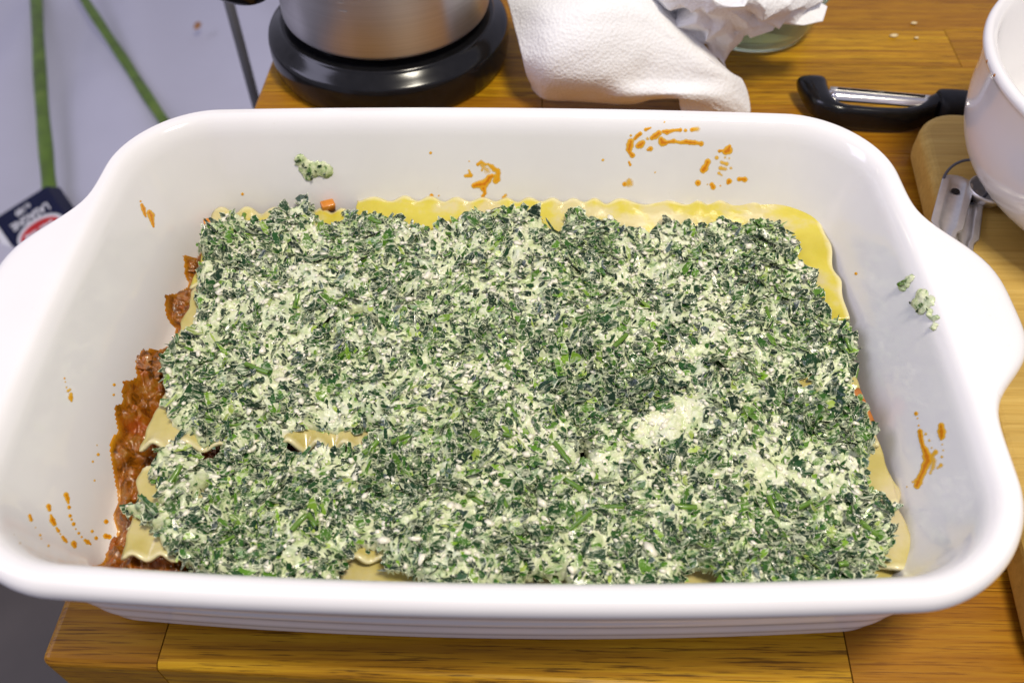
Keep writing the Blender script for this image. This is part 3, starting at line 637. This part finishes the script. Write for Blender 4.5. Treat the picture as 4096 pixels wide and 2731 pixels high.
i0 = (np.arange(n) * (K + 1))[:, None]; FF = np.stack([np.repeat(i0, K, 1), i0 + 1 + np.arange(K), i0 + 1 + (np.arange(K) + 1) % K], -1).reshape(-1, 3)
pal = np.array([(.004, .024, .006), (.006, .038, .007), (.012, .062, .008), (.028, .105, .008), (.075, .19, .009), (.16, .30, .018), (.31, .42, .07)])
ci = rng.choice(len(pal), n, p=[.24, .25, .19, .14, .10, .05, .03]); cc = pal[ci] * rng.uniform(.75, 1.25, (n, 1))
o = mesh('spinach_flakes', VV.reshape(-1, 3), FF, MFLAKE, spread, cols=np.repeat(cc, K + 1, 0), attrs={'core': np.tile(np.r_[1., np.zeros(K)], n)}); o['kind'] = 'stuff'
# ricotta curds
NCu = 3400
fx = rng.uniform(-.142, .166, NCu * 3); fy = rng.uniform(-.108, .106, NCu * 3); Pc = np.c_[fx, fy]; sc2 = spread_sd(Pc)
kp = (sc2 > .001) & (rng.random(len(fx)) < np.clip(1.25 - density(fx, fy) * .6, .12, 1)); Pc = Pc[kp][:NCu]; sc2 = sc2[kp][:NCu]; n = len(Pc)
bm = bmesh.new(); bmesh.ops.create_icosphere(bm, subdivisions=1, radius=1); IV = np.array([v.co[:] for v in bm.verts]); IF = np.array([[v.index for v in f.verts] for f in bm.faces]); bm.free()
r = np.clip(np.exp(rng.normal(math.log(.00062), .45, n)), .0003, .0020)
an = rng.uniform(0, math.pi, n); S = np.stack([r * rng.uniform(.9, 2.0, n), r * rng.uniform(.7, 1.1, n), r * rng.uniform(.35, .7, n)], 1)
Q = IV[None] * S[:, None] * (1 + .35 * (rng.random((n, len(IV), 1)) - .5))
CV = np.zeros_like(Q); CV[..., 0] = Pc[:, 0:1] + Q[..., 0] * np.cos(an)[:, None] - Q[..., 1] * np.sin(an)[:, None]; CV[..., 1] = Pc[:, 1:2] + Q[..., 0] * np.sin(an)[:, None] + Q[..., 1] * np.cos(an)[:, None]
CV[..., 2] = (spread_h(Pc, sc2) + .0003)[:, None] + Q[..., 2]
FF = (IF[None] + (np.arange(n) * len(IV))[:, None, None]).reshape(-1, 3)
o = mesh('ricotta_curds', CV.reshape(-1, 3), FF, MCURD, spread); o['kind'] = 'stuff'
# larger leaves and stems, each its own piece
def leaf_mesh(seed, L, W, stem=False):
    rs = np.random.default_rng(seed); n = 11; V = []; rows = []
    for i in range(n):
        u = i / (n - 1); wv = W * (1 if stem else (math.sin(math.pi * (.12 + .80 * u)) ** .7)) * (1 + .22 * rs.normal() * (not stem))
        for v in (-1, -.5, 0, .5, 1):
            if stem: a = v * 2.4; V.append(((u - .5) * L, W * math.sin(a), W * (math.cos(a)) + .0006 * math.sin(u * 3 + seed)))
            else: V.append(((u - .5) * L, wv * v, .35 * W * math.sin(v * 2.2 + seed) * math.sin(u * 4 + seed) + .0004 * rs.normal()))
    me = bpy.data.meshes.new('leaf'); F = [tuple(int(q) for q in f) for f in grid_faces(n, 5)]
    me.from_pydata(V, [], F); me.update(); me.polygons.foreach_set('use_smooth', np.ones(len(F), bool)); return me
leaves = [leaf_mesh(s, .0085, .0024) for s in range(7)]; stems = [leaf_mesh(s + 20, .0075, .0011, True) for s in range(3)]
for m_ in leaves: m_.materials.append(MLEAF)
MSTK = m_simple('spinach_stem_skin', (.115, .235, .018), .3, .35, 180, Coat_Weight=.3)
for m_ in stems: m_.materials.append(MSTK)
def place(name, me, px, py, rot, s, tilt=0.):
    c = un(px, py, .041); p1 = np.array([[c[0], c[1]]]); s0 = spread_sd(p1); h = spread_h(p1, s0)[0]
    gx_, gy_ = normals(p1[:, 0], p1[:, 1], s0, .0015)
    nrm = Vector((-np.clip(gx_[0], -.8, .8), -np.clip(gy_[0], -.8, .8), 1)).normalized()
    q = nrm.to_track_quat('Z', 'Y').to_matrix().to_4x4() @ Matrix.Rotation(rot, 4, 'Z') @ Matrix.Rotation(tilt, 4, 'X')
    o = bpy.data.objects.new(name, me); COL.objects.link(o); o.parent = spread
    o.matrix_local = Matrix.Translation(Vector((c[0], c[1], h + .0009)) - wloc(spread)) @ q @ Matrix.Diagonal((s[0], s[1], s[1], 1))
for px, py, r_, sx, sy in [(3250, 1650, -.4, 1.7, 2.0), (3330, 1610, -.9, 1.5, 1.9), (3215, 1850, .8, 1.2, 1.5), (3270, 1440, .2, 1.2, 1.7), (2560, 1560, .2, 1.5, 1.4), (2690, 1540, .5, 1.4, 1.4), (2420, 1010, 1.2, 1.3, 1.5), (3080, 960, .9, 1.6, 1.7), (3020, 900, .2, 1.2, 1.4), (3430, 2010, 0.2, 1.4, .9), (3560, 2010, .1, 1.1, .8), (900, 1350, .3, 1.3, 1.2), (800, 2290, -.4, 1.2, 1.4), (600, 2025, -.3, 1.6, .8), (2500, 2340, .1, 1.3, 1.3), (2200, 1550, 1.3, 1.8, 1), (2330, 1290, .5, 1.2, 1.2), (3490, 1730, -1.3, 1.4, 1.0), (1560, 1280, .3, 1.1, .9), (1460, 1400, -.4, 1.1, 1.0), (2880, 2160, -.2, 1.2, 1.1), (2150, 2150, .9, 1.2, 1.3)]:
    place('spinach_leaf', random.choice(leaves), px, py, r_, (sx, sy), random.uniform(-.25, .25))
k = 0
while k < 185:
    px, py = random.uniform(650, 3500), random.uniform(870, 2300); c = un(px, py, .041)
    if spread_sd(np.array([[c[0], c[1]]]))[0] < .003: continue
    place('spinach_leaf', random.choice(leaves), px, py, random.uniform(0, 6.3), (random.uniform(.5, 1.0), random.uniform(.45, .95)), random.uniform(-.45, .45)); k += 1
for px, py, r_, s_ in [(965, 855, -.15, 1), (1500, 868, .35, 1.1), (1030, 1475, -.3, 1.6), (2290, 1945, -.1, 1.2), (2050, 1650, .5, 1), (2250, 1810, .1, 1.5), (2320, 2080, -.9, 1.5), (2450, 2030, -.6, 1.2), (1900, 1990, -.6, 1.2), (3100, 2010, -.9, 1.1), (2900, 2270, .4, 1.2), (3440, 1470, 1.2, 1.6), (2740, 2020, .3, 1.2), (1180, 1190, 1.2, 1), (1600, 1750, 0, 1), (1480, 1780, -.2, 1), (700, 1890, 1.0, 1), (2480, 1370, .3, 1.2), (3480, 2100, .9, 1), (1250, 2080, .3, .8), (1200, 2100, -.2, 1), (2650, 1350, .1, 1)]:
    place('spinach_stem', random.choice(stems), px, py, r_, (s_, 1.0))
while k < 203:
    px, py = random.uniform(650, 3500), random.uniform(870, 2300); c = un(px, py, .041)
    if spread_sd(np.array([[c[0], c[1]]]))[0] < .003: continue
    place('spinach_stem', random.choice(stems), px, py, random.uniform(0, 6.3), (random.uniform(.35, .9), random.uniform(.5, 1))); k += 1

# stray bits of the filling on the dish wall
def clump(discs, flakes, label, seed):
    o = film('filling_scrap', discs, MRIC, None, hgt=.0013, step=3.0, seed=seed, label=label, cat='food scrap', group='stray filling on the dish', wob=.8)
    parts = []; rs = np.random.default_rng(seed)
    for px, py, L_, r_ in flakes:
        h, nn = cast(px, py)
        if nn.dot(Vector(CAM) - h) < 0: nn = -nn
        q = np.array(nn.to_track_quat('Z', 'Y').to_matrix() @ Matrix.Rotation(r_, 3, 'Z'))
        a = np.linspace(0, 2 * math.pi, 8, endpoint=False); rad = rs.uniform(.7, 1.2, 8)
        V = np.c_[np.cos(a) * rad * L_ / 2, np.sin(a) * rad * L_ / 4, rs.normal(0, L_ * .08, 8)]
        V = np.r_[[[0, 0, L_ * .15]], V] @ q.T + np.array(h + nn * .0018); parts.append((V, [(0, 1 + i, 1 + (i + 1) % 8) for i in range(8)]))
    V, F = join(parts); c = np.repeat(pal[rs.integers(0, 5, len(parts))], 9, 0)
    f = mesh('spinach_flakes', V, F, MFLAKE, o, cols=c, attrs={'core': np.tile(np.r_[1., np.zeros(8) + .3], len(parts))}); f['kind'] = 'stuff'
clump([(1205, 645, 22), (1225, 670, 24), (1250, 680, 26), (1280, 672, 24), (1305, 685, 22), (1235, 700, 18)], [(1195, 640, .0042, .3), (1215, 655, .003, 1.2), (1200, 632, .003, 2), (1235, 690, .003, .4), (1250, 705, .003, 1.3), (1280, 660, .003, .5), (1265, 680, .002, 2), (1300, 690, .002, .8), (1225, 665, .002, .1)], 'greenish scrap of spinach filling stuck high on the back wall, left half', 3)
clump([(3610, 1150, 13), (3625, 1135, 13), (3638, 1118, 11), (3648, 1108, 8)], [(3615, 1140, .0042, .9), (3628, 1128, .003, .9)], 'small bright green leaf scrap on the right wall above a whiter one', 4)
clump([(3690, 1180, 20), (3700, 1210, 22), (3670, 1215, 18), (3720, 1205, 18), (3685, 1240, 15)], [(3690, 1230, .0045, 1.2), (3684, 1245, .003, 1.2), (3655, 1215, .0022, .3), (3718, 1200, .002, .2)], 'white ricotta scrap with a dark leaf at the right handle\'s inner edge', 5)
clump([(3720, 1245, 9), (3716, 1262, 7), (3735, 1275, 9), (3750, 1270, 7), (3742, 1300, 8), (3735, 1312, 8)], [(3720, 1243, .0016, .2), (3736, 1318, .002, .8)], 'thin trail of ricotta dots below the white scrap on the right edge', 6)
clump([(2600, 838, 9), (2602, 850, 8)], [(2598, 852, .002, .2), (2606, 855, .0018, 1)], 'tiny leaf speck on the yellow pasta edge at the back', 7)

# ------------------------------------------------------------------ kettle
KX, KY = -.0757, .2885
ket = thing('electric_kettle', (KX, KY, 0), 'brushed steel electric kettle on a round black base behind the dish', 'kettle')
pb = [(.0005, .0292), (.060, .0292), (.0655, .0296), (.0668, .0299), (.0677, .0296), (.0682, .0287), (.0690, .0279), (.0725, .0256), (.0752, .0236), (.0763, .0228), (.0769, .0218), (.0775, .019), (.0776, .012), (.0768, .005), (.075, .001), (.074, 0), (.0005, 0)]
V, F = lathe(pb, KX, KY, 128); o = mesh('power_base', V, F, MBLACK, ket)
pk = [(.0005, .0345), (.060, .0345), (.0635, .0350), (.0648, .0362), (.0653, .038), (.0655, .065), (.065, .12), (.062, .18), (.058, .215), (.052, .225), (.0005, .229)]
V, F = lathe(pk, KX, KY, 128); body = mesh('body', V, F, MSTEEL, ket)
V, F = lathe([(.057, .0296), (.057, .0346)], KX, KY, 64); mesh('seat_ring', V, F, MBLACK, ket)
def onbody(a, z, r=.0657): return (KX + r * math.cos(a), KY + r * math.sin(a), z)
def mark(a0, a1, z, hh):
    A_ = np.linspace(a0, a1, 8); V = [onbody(a, z - hh) for a in A_] + [onbody(a, z + hh) for a in A_]
    mesh('level_mark', V, [(i, i + 1, i + 9, i + 8) for i in range(7)], MMARK, body)
mark(-1.88, -1.71, .0775, .00035); mark(-1.82, -1.77, .0715, .0003); mark(-1.82, -1.75, .0665, .0003)
V, F = lathe([(.0001, 0), (.0022, 0)], 0, 0, 16); V = np.array([onbody(-1.80 + q[0] / .0657, .0935 + q[1]) for q in V]); mesh('level_mark', V, F, MMARK, body)
hp = spline([(KX - .050, KY - .020, .062), (KX - .066, KY - .020, .060), (KX - .080, KY - .022, .0585), (KX - .097, KY - .024, .070), (KX - .110, KY - .026, .10), (KX - .110, KY - .026, .15), (KX - .098, KY - .034, .19), (KX - .060, KY - .03, .205)], 8)
nr = len(hp); hr = np.interp(np.linspace(0, 1, nr), [0, .12, .3, .42, .6, 1], [.0075, .0075, .0125, .014, .0125, .011])
V, F = sweep(hp, np.stack([hr, hr * .9], 1), n=20, up=(0.05, -1, .05)); mesh('handle', V, F, MBLACK, ket)

# ------------------------------------------------------------------ paper towels
def patch(name, rows, nu, nv, crumple, seed, label, parent=None):
    C_ = np.array([[un(*q) for q in r_] for r_ in rows]); R1 = np.array([spline(r_, nu) for r_ in C_])
    G = np.stack([spline(R1[:, j], nv) for j in range(R1.shape[1])], 1)
    a, b = G.shape[:2]; du = np.gradient(G, axis=1); dv = np.gradient(G, axis=0); N = np.cross(du, dv); N /= np.linalg.norm(N, axis=2)[..., None] + 1e-12
    u_, v_ = np.meshgrid(np.arange(b) / b, np.arange(a) / a)
    rd = np.abs(fbm(u_, v_, 3.2, 2, seed)) ; G = G + N * (crumple * .5 * (rd - .15) + crumple * .35 * fbm(u_, v_, 8, 2, seed + 5))[..., None]
    if seed == 11:
        rs = np.random.default_rng(4); m_ = 11; ia = np.linspace(0, a - 1, m_).astype(int); ib = np.linspace(0, b - 1, m_).astype(int); Cc = G[np.ix_(ia, ib)].copy(); Nn = N[np.ix_(ia, ib)]
        Cc += Nn * rs.normal(0, .0024, (m_, m_, 1)) + rs.normal(0, .0018, (m_, m_, 3)); K_ = 9; T_ = np.linspace(0, m_ - 1, (m_ - 1) * K_ + 1); i_ = np.minimum(T_.astype(int), m_ - 2); f_ = T_ - i_
        H = Cc[i_] * (1 - f_)[:, None, None] + Cc[i_ + 1] * f_[:, None, None]; G = H[:, i_] * (1 - f_)[None, :, None] + H[:, i_ + 1] * f_[None, :, None]; a, b = G.shape[:2]
    G[..., 2] = np.maximum(G[..., 2], .0012)
    o = mesh(name, G.reshape(-1, 3), grid_faces(a, b), MPAPER, parent); md = o.modifiers.new('thick', 'SOLIDIFY'); md.thickness = .0007
    if label: tag(o, label, 'paper towel')
    return o
pt = patch('paper_towel', [
    [(2128, 356, .004), (2180, 398, .004), (2290, 404, .004), (2400, 412, .004), (2480, 420, .004), (2545, 415, .006), (2620, 396, .014), (2735, 396, .021), (2830, 422, .014), (2885, 470, .003)],
    [(2122, 335, .014), (2180, 370, .015), (2290, 378, .016), (2400, 382, .017), (2480, 385, .020), (2545, 385, .021), (2630, 378, .023), (2745, 375, .025), (2850, 400, .019), (2945, 470, .003)],
    [(2103, 285, .026), (2190, 310, .030), (2300, 315, .032), (2400, 312, .033), (2490, 310, .032), (2570, 312, .030), (2670, 318, .029), (2790, 330, .027), (2905, 370, .021), (2997, 460, .003)],
    [(2085, 215, .036), (2190, 220, .044), (2310, 220, .046), (2420, 215, .046), (2520, 215, .044), (2610, 225, .041), (2710, 245, .038), (2820, 275, .034), (2925, 318, .026), (2996, 395, .010)],
    [(2058, 105, .042), (2180, 110, .054), (2310, 110, .058), (2430, 105, .058), (2540, 110, .055), (2630, 140, .050), (2720, 190, .044), (2810, 235, .038), (2890, 278, .031), (2968, 318, .020)],
    [(2028, 0, .045), (2160, 0, .060), (2310, -5, .066), (2430, -10, .067), (2540, -5, .064), (2620, 40, .058), (2700, 115, .050), (2780, 185, .042), (2860, 250, .035), (2935, 306, .022)],
    [(2000, -110, .035), (2150, -130, .055), (2300, -140, .062), (2440, -140, .062), (2560, -120, .058), (2640, -50, .052), (2710, 60, .045), (2790, 150, .038), (2865, 230, .030), (2930, 296, .018)]], 16, 16, .0018, 3,
    'smooth embossed white paper towel draped in front, curling down at its right end')
patch('paper_towel', [
    [(2560, -20, .050), (2640, 40, .046), (2720, 120, .040), (2800, 190, .032), (2870, 250, .024), (2925, 302, .014)],
    [(2600, -40, .066), (2700, 10, .062), (2780, 90, .054), (2850, 150, .044), (2900, 200, .034), (2945, 235, .024)],
    [(2640, -60, .070), (2760, -10, .074), (2850, 50, .068), (2920, 100, .056), (2960, 140, .044), (2985, 165, .036)],
    [(2700, -90, .070), (2840, -30, .078), (2950, 10, .076), (3020, 60, .062), (3060, 105, .050), (3085, 128, .042)],
    [(2780, -120, .066), (2940, -60, .074), (3060, -30, .076), (3130, 10, .068), (3180, 60, .056), (3195, 92, .048)],
    [(2860, -160, .055), (3040, -110, .062), (3160, -90, .066), (3240, -50, .064), (3280, 0, .058), (3300, 20, .05)]], 16, 16, .014, 11,
    'crumpled white paper towel heaped over a glass dish at the back')
# inner tuck of the draped towel seen under its arch
patch('paper_fold', [[(2715, 392, .018), (2760, 394, .018), (2820, 410, .016), (2880, 440, .010)], [(2722, 430, .009), (2760, 436, .008), (2820, 445, .007), (2880, 460, .004)], [(2735, 475, .002), (2770, 478, .002), (2830, 480, .002), (2880, 480, .002)]], 8, 8, .001, 5, None, pt)
gl = un(2985, 95, .0)
prof_g = [(.0005, .001), (.036, .001), (.040, .003), (.0445, .012), (.049, .030), (.0495, .031), (.0490, .032), (.0470, .031), (.0425, .013), (.038, .006), (.0005, .005)]
V, F = lathe(prof_g, gl[0], gl[1], 72); tag(mesh('glass_dish', V, F, MGLASS), 'pale green glass dish peeking out under the crumpled paper towel', 'dish')

# ------------------------------------------------------------------ peeler
pe = thing('vegetable_peeler', un(3500, 440, 0), 'black handled peeler with a swivelling steel blade lying behind the dish', 'peeler')
fr = spline([un(3244, 326, .012), un(3256, 368, .011), un(3290, 425, .010), un(3340, 458, .009), un(3410, 470, .0085), un(3520, 478, .0085), un(3630, 477, .0085), un(3700, 456, .009), un(3740, 432, .010), un(3800, 420, .012)], 8)
q = np.linspace(0, 1, len(fr)); rx = np.interp(q, [0, .05, .15, .3, .42, .6, .74, .86, 1], [.0088, .0088, .0078, .0050, .0036, .0032, .0038, .006, .0085]); rz = np.interp(q, [0, .05, .3, .5, .75, 1], [.0050, .0068, .0078, .0078, .0078, .0085])
V, F = sweep(fr, np.stack([rx, rz], 1), sec=.75, n=18); mesh('frame', V, F, MBLACK, pe)
hd = spline([un(3745, 424, .012), un(3800, 424, .012), un(3900, 432, .012), un(4010, 440, .012), un(4140, 450, .012), un(4180, 452, .012)], 7)
V, F = sweep(hd, np.stack([np.interp(np.linspace(0, 1, len(hd)), [0, .1, .9, 1], [.007, .0105, .0105, .006]), np.full(len(hd), .0085)], 1), sec=.8, n=18); grip = mesh('grip', V, F, MRUB, pe)
def bladestrip(a0, b0, a1, b1, z0, z1, bow):
    n_ = 16; V = []
    for i in range(n_):
        u = i / (n_ - 1); p = un(*(np.array(a0) + (np.array(a1) - np.array(a0)) * u), z0); q_ = un(*(np.array(b0) + (np.array(b1) - np.array(b0)) * u), z1)
        for v_ in np.linspace(0, 1, 9): c_ = p + (q_ - p) * v_; V.append(c_ + np.array([0, 0, bow * math.sin(math.pi * v_)]))
    return np.array(V), [tuple(int(x) for x in f) for f in grid_faces(n_, 9)]
V1 = bladestrip((3318, 360), (3324, 404), (3728, 396), (3720, 436), .0150, .0125, .0022)
V2 = bladestrip((3322, 346), (3319, 360), (3728, 382), (3728, 396), .0150, .0150, .0004)
V, F = V1; o = mesh('blade', V, F, MCHROME, pe); md = o.modifiers.new('thick', 'SOLIDIFY'); md.thickness = .0006
V, F = V2; o2 = mesh('blade_edge', V, F, MSPOON, o); md = o2.modifiers.new('thick', 'SOLIDIFY'); md.thickness = .0006
V, F = sweep([un(3352, 355, .0158), un(3540, 371, .0158), un(3700, 386, .0158)], .0007, n=8); mesh('blade_slot', V, F, MBLACK, o)
for a_, b_ in (((3300, 374), (3332, 378)), ((3715, 408), (3750, 412))):
    V, F = sweep([un(*a_, .0140), un(*b_, .0140)], .0022, n=10); mesh('pivot', V, F, MCHROME, pe)

# ------------------------------------------------------------------ cutting board, spoons, bowl
bd = thing('cutting_board', (.42, .05, .0), 'pale beech cutting board with rounded corner under the white bowl', 'cutting board')
yaw = -.115; bo = np.array([.2385, .200]); BL, BWd = .46, .33
def bxf(V):
    V = np.asarray(V, float).copy(); c, s = math.cos(yaw), math.sin(yaw); x, y = V[:, 0].copy(), V[:, 1].copy()
    V[:, 0] = bo[0] + c * x - s * y; V[:, 1] = bo[1] + s * x + c * y; return V
bm = bmesh.new(); bmesh.ops.create_cube(bm, size=1)
for v in bm.verts: v.co = Vector((BL / 2 + v.co.x * BL, -BWd / 2 + v.co.y * BWd, .0112 + v.co.z * .0216))
bmesh.ops.bevel(bm, geom=[e for e in bm.edges if abs(e.verts[0].co.z - e.verts[1].co.z) > .01], offset=.024, segments=8, affect='EDGES', profile=.5)
bmesh.ops.bevel(bm, geom=[e for e in bm.edges if abs(e.verts[0].co.z - e.verts[1].co.z) < .001 and len([f for f in e.link_faces if abs(f.normal.z) > .9]) == 1], offset=.005, segments=4, affect='EDGES', profile=.5)
V = np.array([v.co[:] for v in bm.verts]); F = [tuple(v.index for v in f.verts) for f in bm.faces]; bm.free()
mesh('board', bxf(V), F, MB, bd, smooth=False)
bw = thing('mixing_bowl', (.331, .121, .022), 'large white ceramic mixing bowl standing on the cutting board', 'bowl')
prof_b = [(.0005, .028), (.045, .028), (.068, .033), (.084, .042), (.0890, .055), (.0925, .070), (.0955, .090), (.0970, .0965), (.0988, .0985), (.1006, .0995), (.1024, .0990), (.1034, .0975), (.1034, .0955), (.1018, .092), (.0994, .080), (.0984, .064), (.0955, .051), (.0890, .0395), (.077, .0305), (.058, .0250), (.052, .0240), (.051, .0222), (.047, .0222), (.0005, .0226)]
pp = spline(np.array(prof_b), 4)
V, F = lathe(pp, .331, .121, 144); bb = mesh('body', V, F, MC, bw)
for px, py in ((3948, 246), (3978, 302)):
    h = BVHTree.FromPolygons([Vector(q) for q in V], [tuple(int(i) for i in f) for f in F]).ray_cast(Vector(CAM), ray(px, py))
    if h[0]:
        n_ = h[1] if h[1].dot(Vector(CAM) - h[0]) > 0 else -h[1]
        v_, f_ = lathe([(.0001, .0005), (.0006, .0003), (.0008, 0)], 0, 0, 10); v_ = v_ @ np.array(n_.to_track_quat('Z', 'Y').to_matrix()).T + np.array(h[0])
        mesh('brown_splash', v_, f_, MBROWN, bb)
# two measuring spoons on a ring
def spoon(pa, pb, wpx, z, tilt, label):
    a = un(*pa, z); b = un(*pb, z); d = b - a; L_ = np.linalg.norm(d); d /= L_; s = np.array([-d[1], d[0], 0]); s /= np.linalg.norm(s)
    wv = wpx
    rt_ = thing('measuring_spoon', a, label, 'measuring spoon', 'measuring spoons on the ring')
    n_ = 26; V = []
    prof_w = lambda u: wv * min(1, math.sqrt(max(0.02, 1 - (1 - min(u / .07, 1)) ** 2))) * (1 if u < .55 else (1 - .32 * sstep((u - .55) / .06)))
    cols_ = [-1, -.93, -.62, -.55, -.48, 0, .48, .55, .62, .93, 1]
    for i in range(n_):
        u = (i / (n_ - 1)) ** 1.3; wd_ = prof_w(u)
        for c_ in cols_:
            inn = abs(c_) < .5 and u > .06
            V.append(a + d * L_ * u + s * wd_ * c_ + np.array([0, 0, tilt * c_ * wv + (-.0010 if inn else 0)]))
    F = [tuple(int(x) for x in f) for f in grid_faces(n_, len(cols_))]
    o = mesh('handle', V, F, MSPOON, rt_); md = o.modifiers.new('thick', 'SOLIDIFY'); md.thickness = .0012
    hc = a + d * L_ * .165
    v_, f_ = lathe([(.0001, 0), (.0022, 0)], hc[0], hc[1], 20, hc[2] + .0006); mesh('ring_hole', v_, f_, MBLACK, o)
    # bowl of the spoon beyond the handle
    e = a + d * (L_ + .016); v_, f_ = lathe([(.0001, -.010), (.008, -.009), (.014, -.005), (.0175, 0), (.0182, 0), (.0145, -.006), (.008, -.0102), (.0001, -.0113)], e[0], e[1], 40, e[2] + .0065); mesh('scoop', v_, f_, MSPOON, rt_)
spoon((3835, 712), (3742, 1075), .0078, .0285, .0, 'upper steel measuring spoon handle with a round hole, lying at the dish\'s right handle')
spoon((3880, 745), (3830, 1130), .0072, .0245, .0, 'lower steel measuring spoon half hidden under the other, next to the bowl')
c0 = un(3868, 730, .03); rad = .0115
a = np.linspace(0, 2 * math.pi, 49); 
RP = np.array([c0 + np.array([rad * math.cos(q), rad * .9 * math.sin(q), .006 * math.sin(q) + .003 * math.cos(q)]) for q in a])
V, F = sweep(RP, .00075, n=8, up=(0.1, .1, 1), caps=False); tag(mesh('split_ring', V, F, MPOST), 'thin dark wire ring holding the steel measuring spoons', 'ring')
c1 = un(3925, 762, .03); V, F = lathe([(.0001, -.008), (.006, -.007), (.009, -.003), (.0098, .0), (.0104, .0), (.0095, -.004), (.0065, -.008), (.0001, -.009)], c1[0] + .004, c1[1], 40, c1[2] + .002)
tag(mesh('spoon_scoop', V, F, MSPOON), 'small round steel measuring scoop tucked against the white bowl', 'measuring spoon', 'measuring spoons on the ring')
for px, py, s_, lb in ((3572, 148, .0026, 'largest pale crumb on the oak table behind the peeler'), (3655, 98, .0021, 'round pale crumb on the oak table, nearest the back'), (3664, 157, .0016, 'faint pale crumb on the oak table nearest the white bowl')):
    c = un(px, py, .0); V, F = lump_mesh((c[0], c[1], .0009), s_ * .8, int(px), 2, .5, (1.3, .8, .5)); tag(mesh('crumb', V, F, MCRUMB), lb, 'crumb', 'pale crumbs on the table')
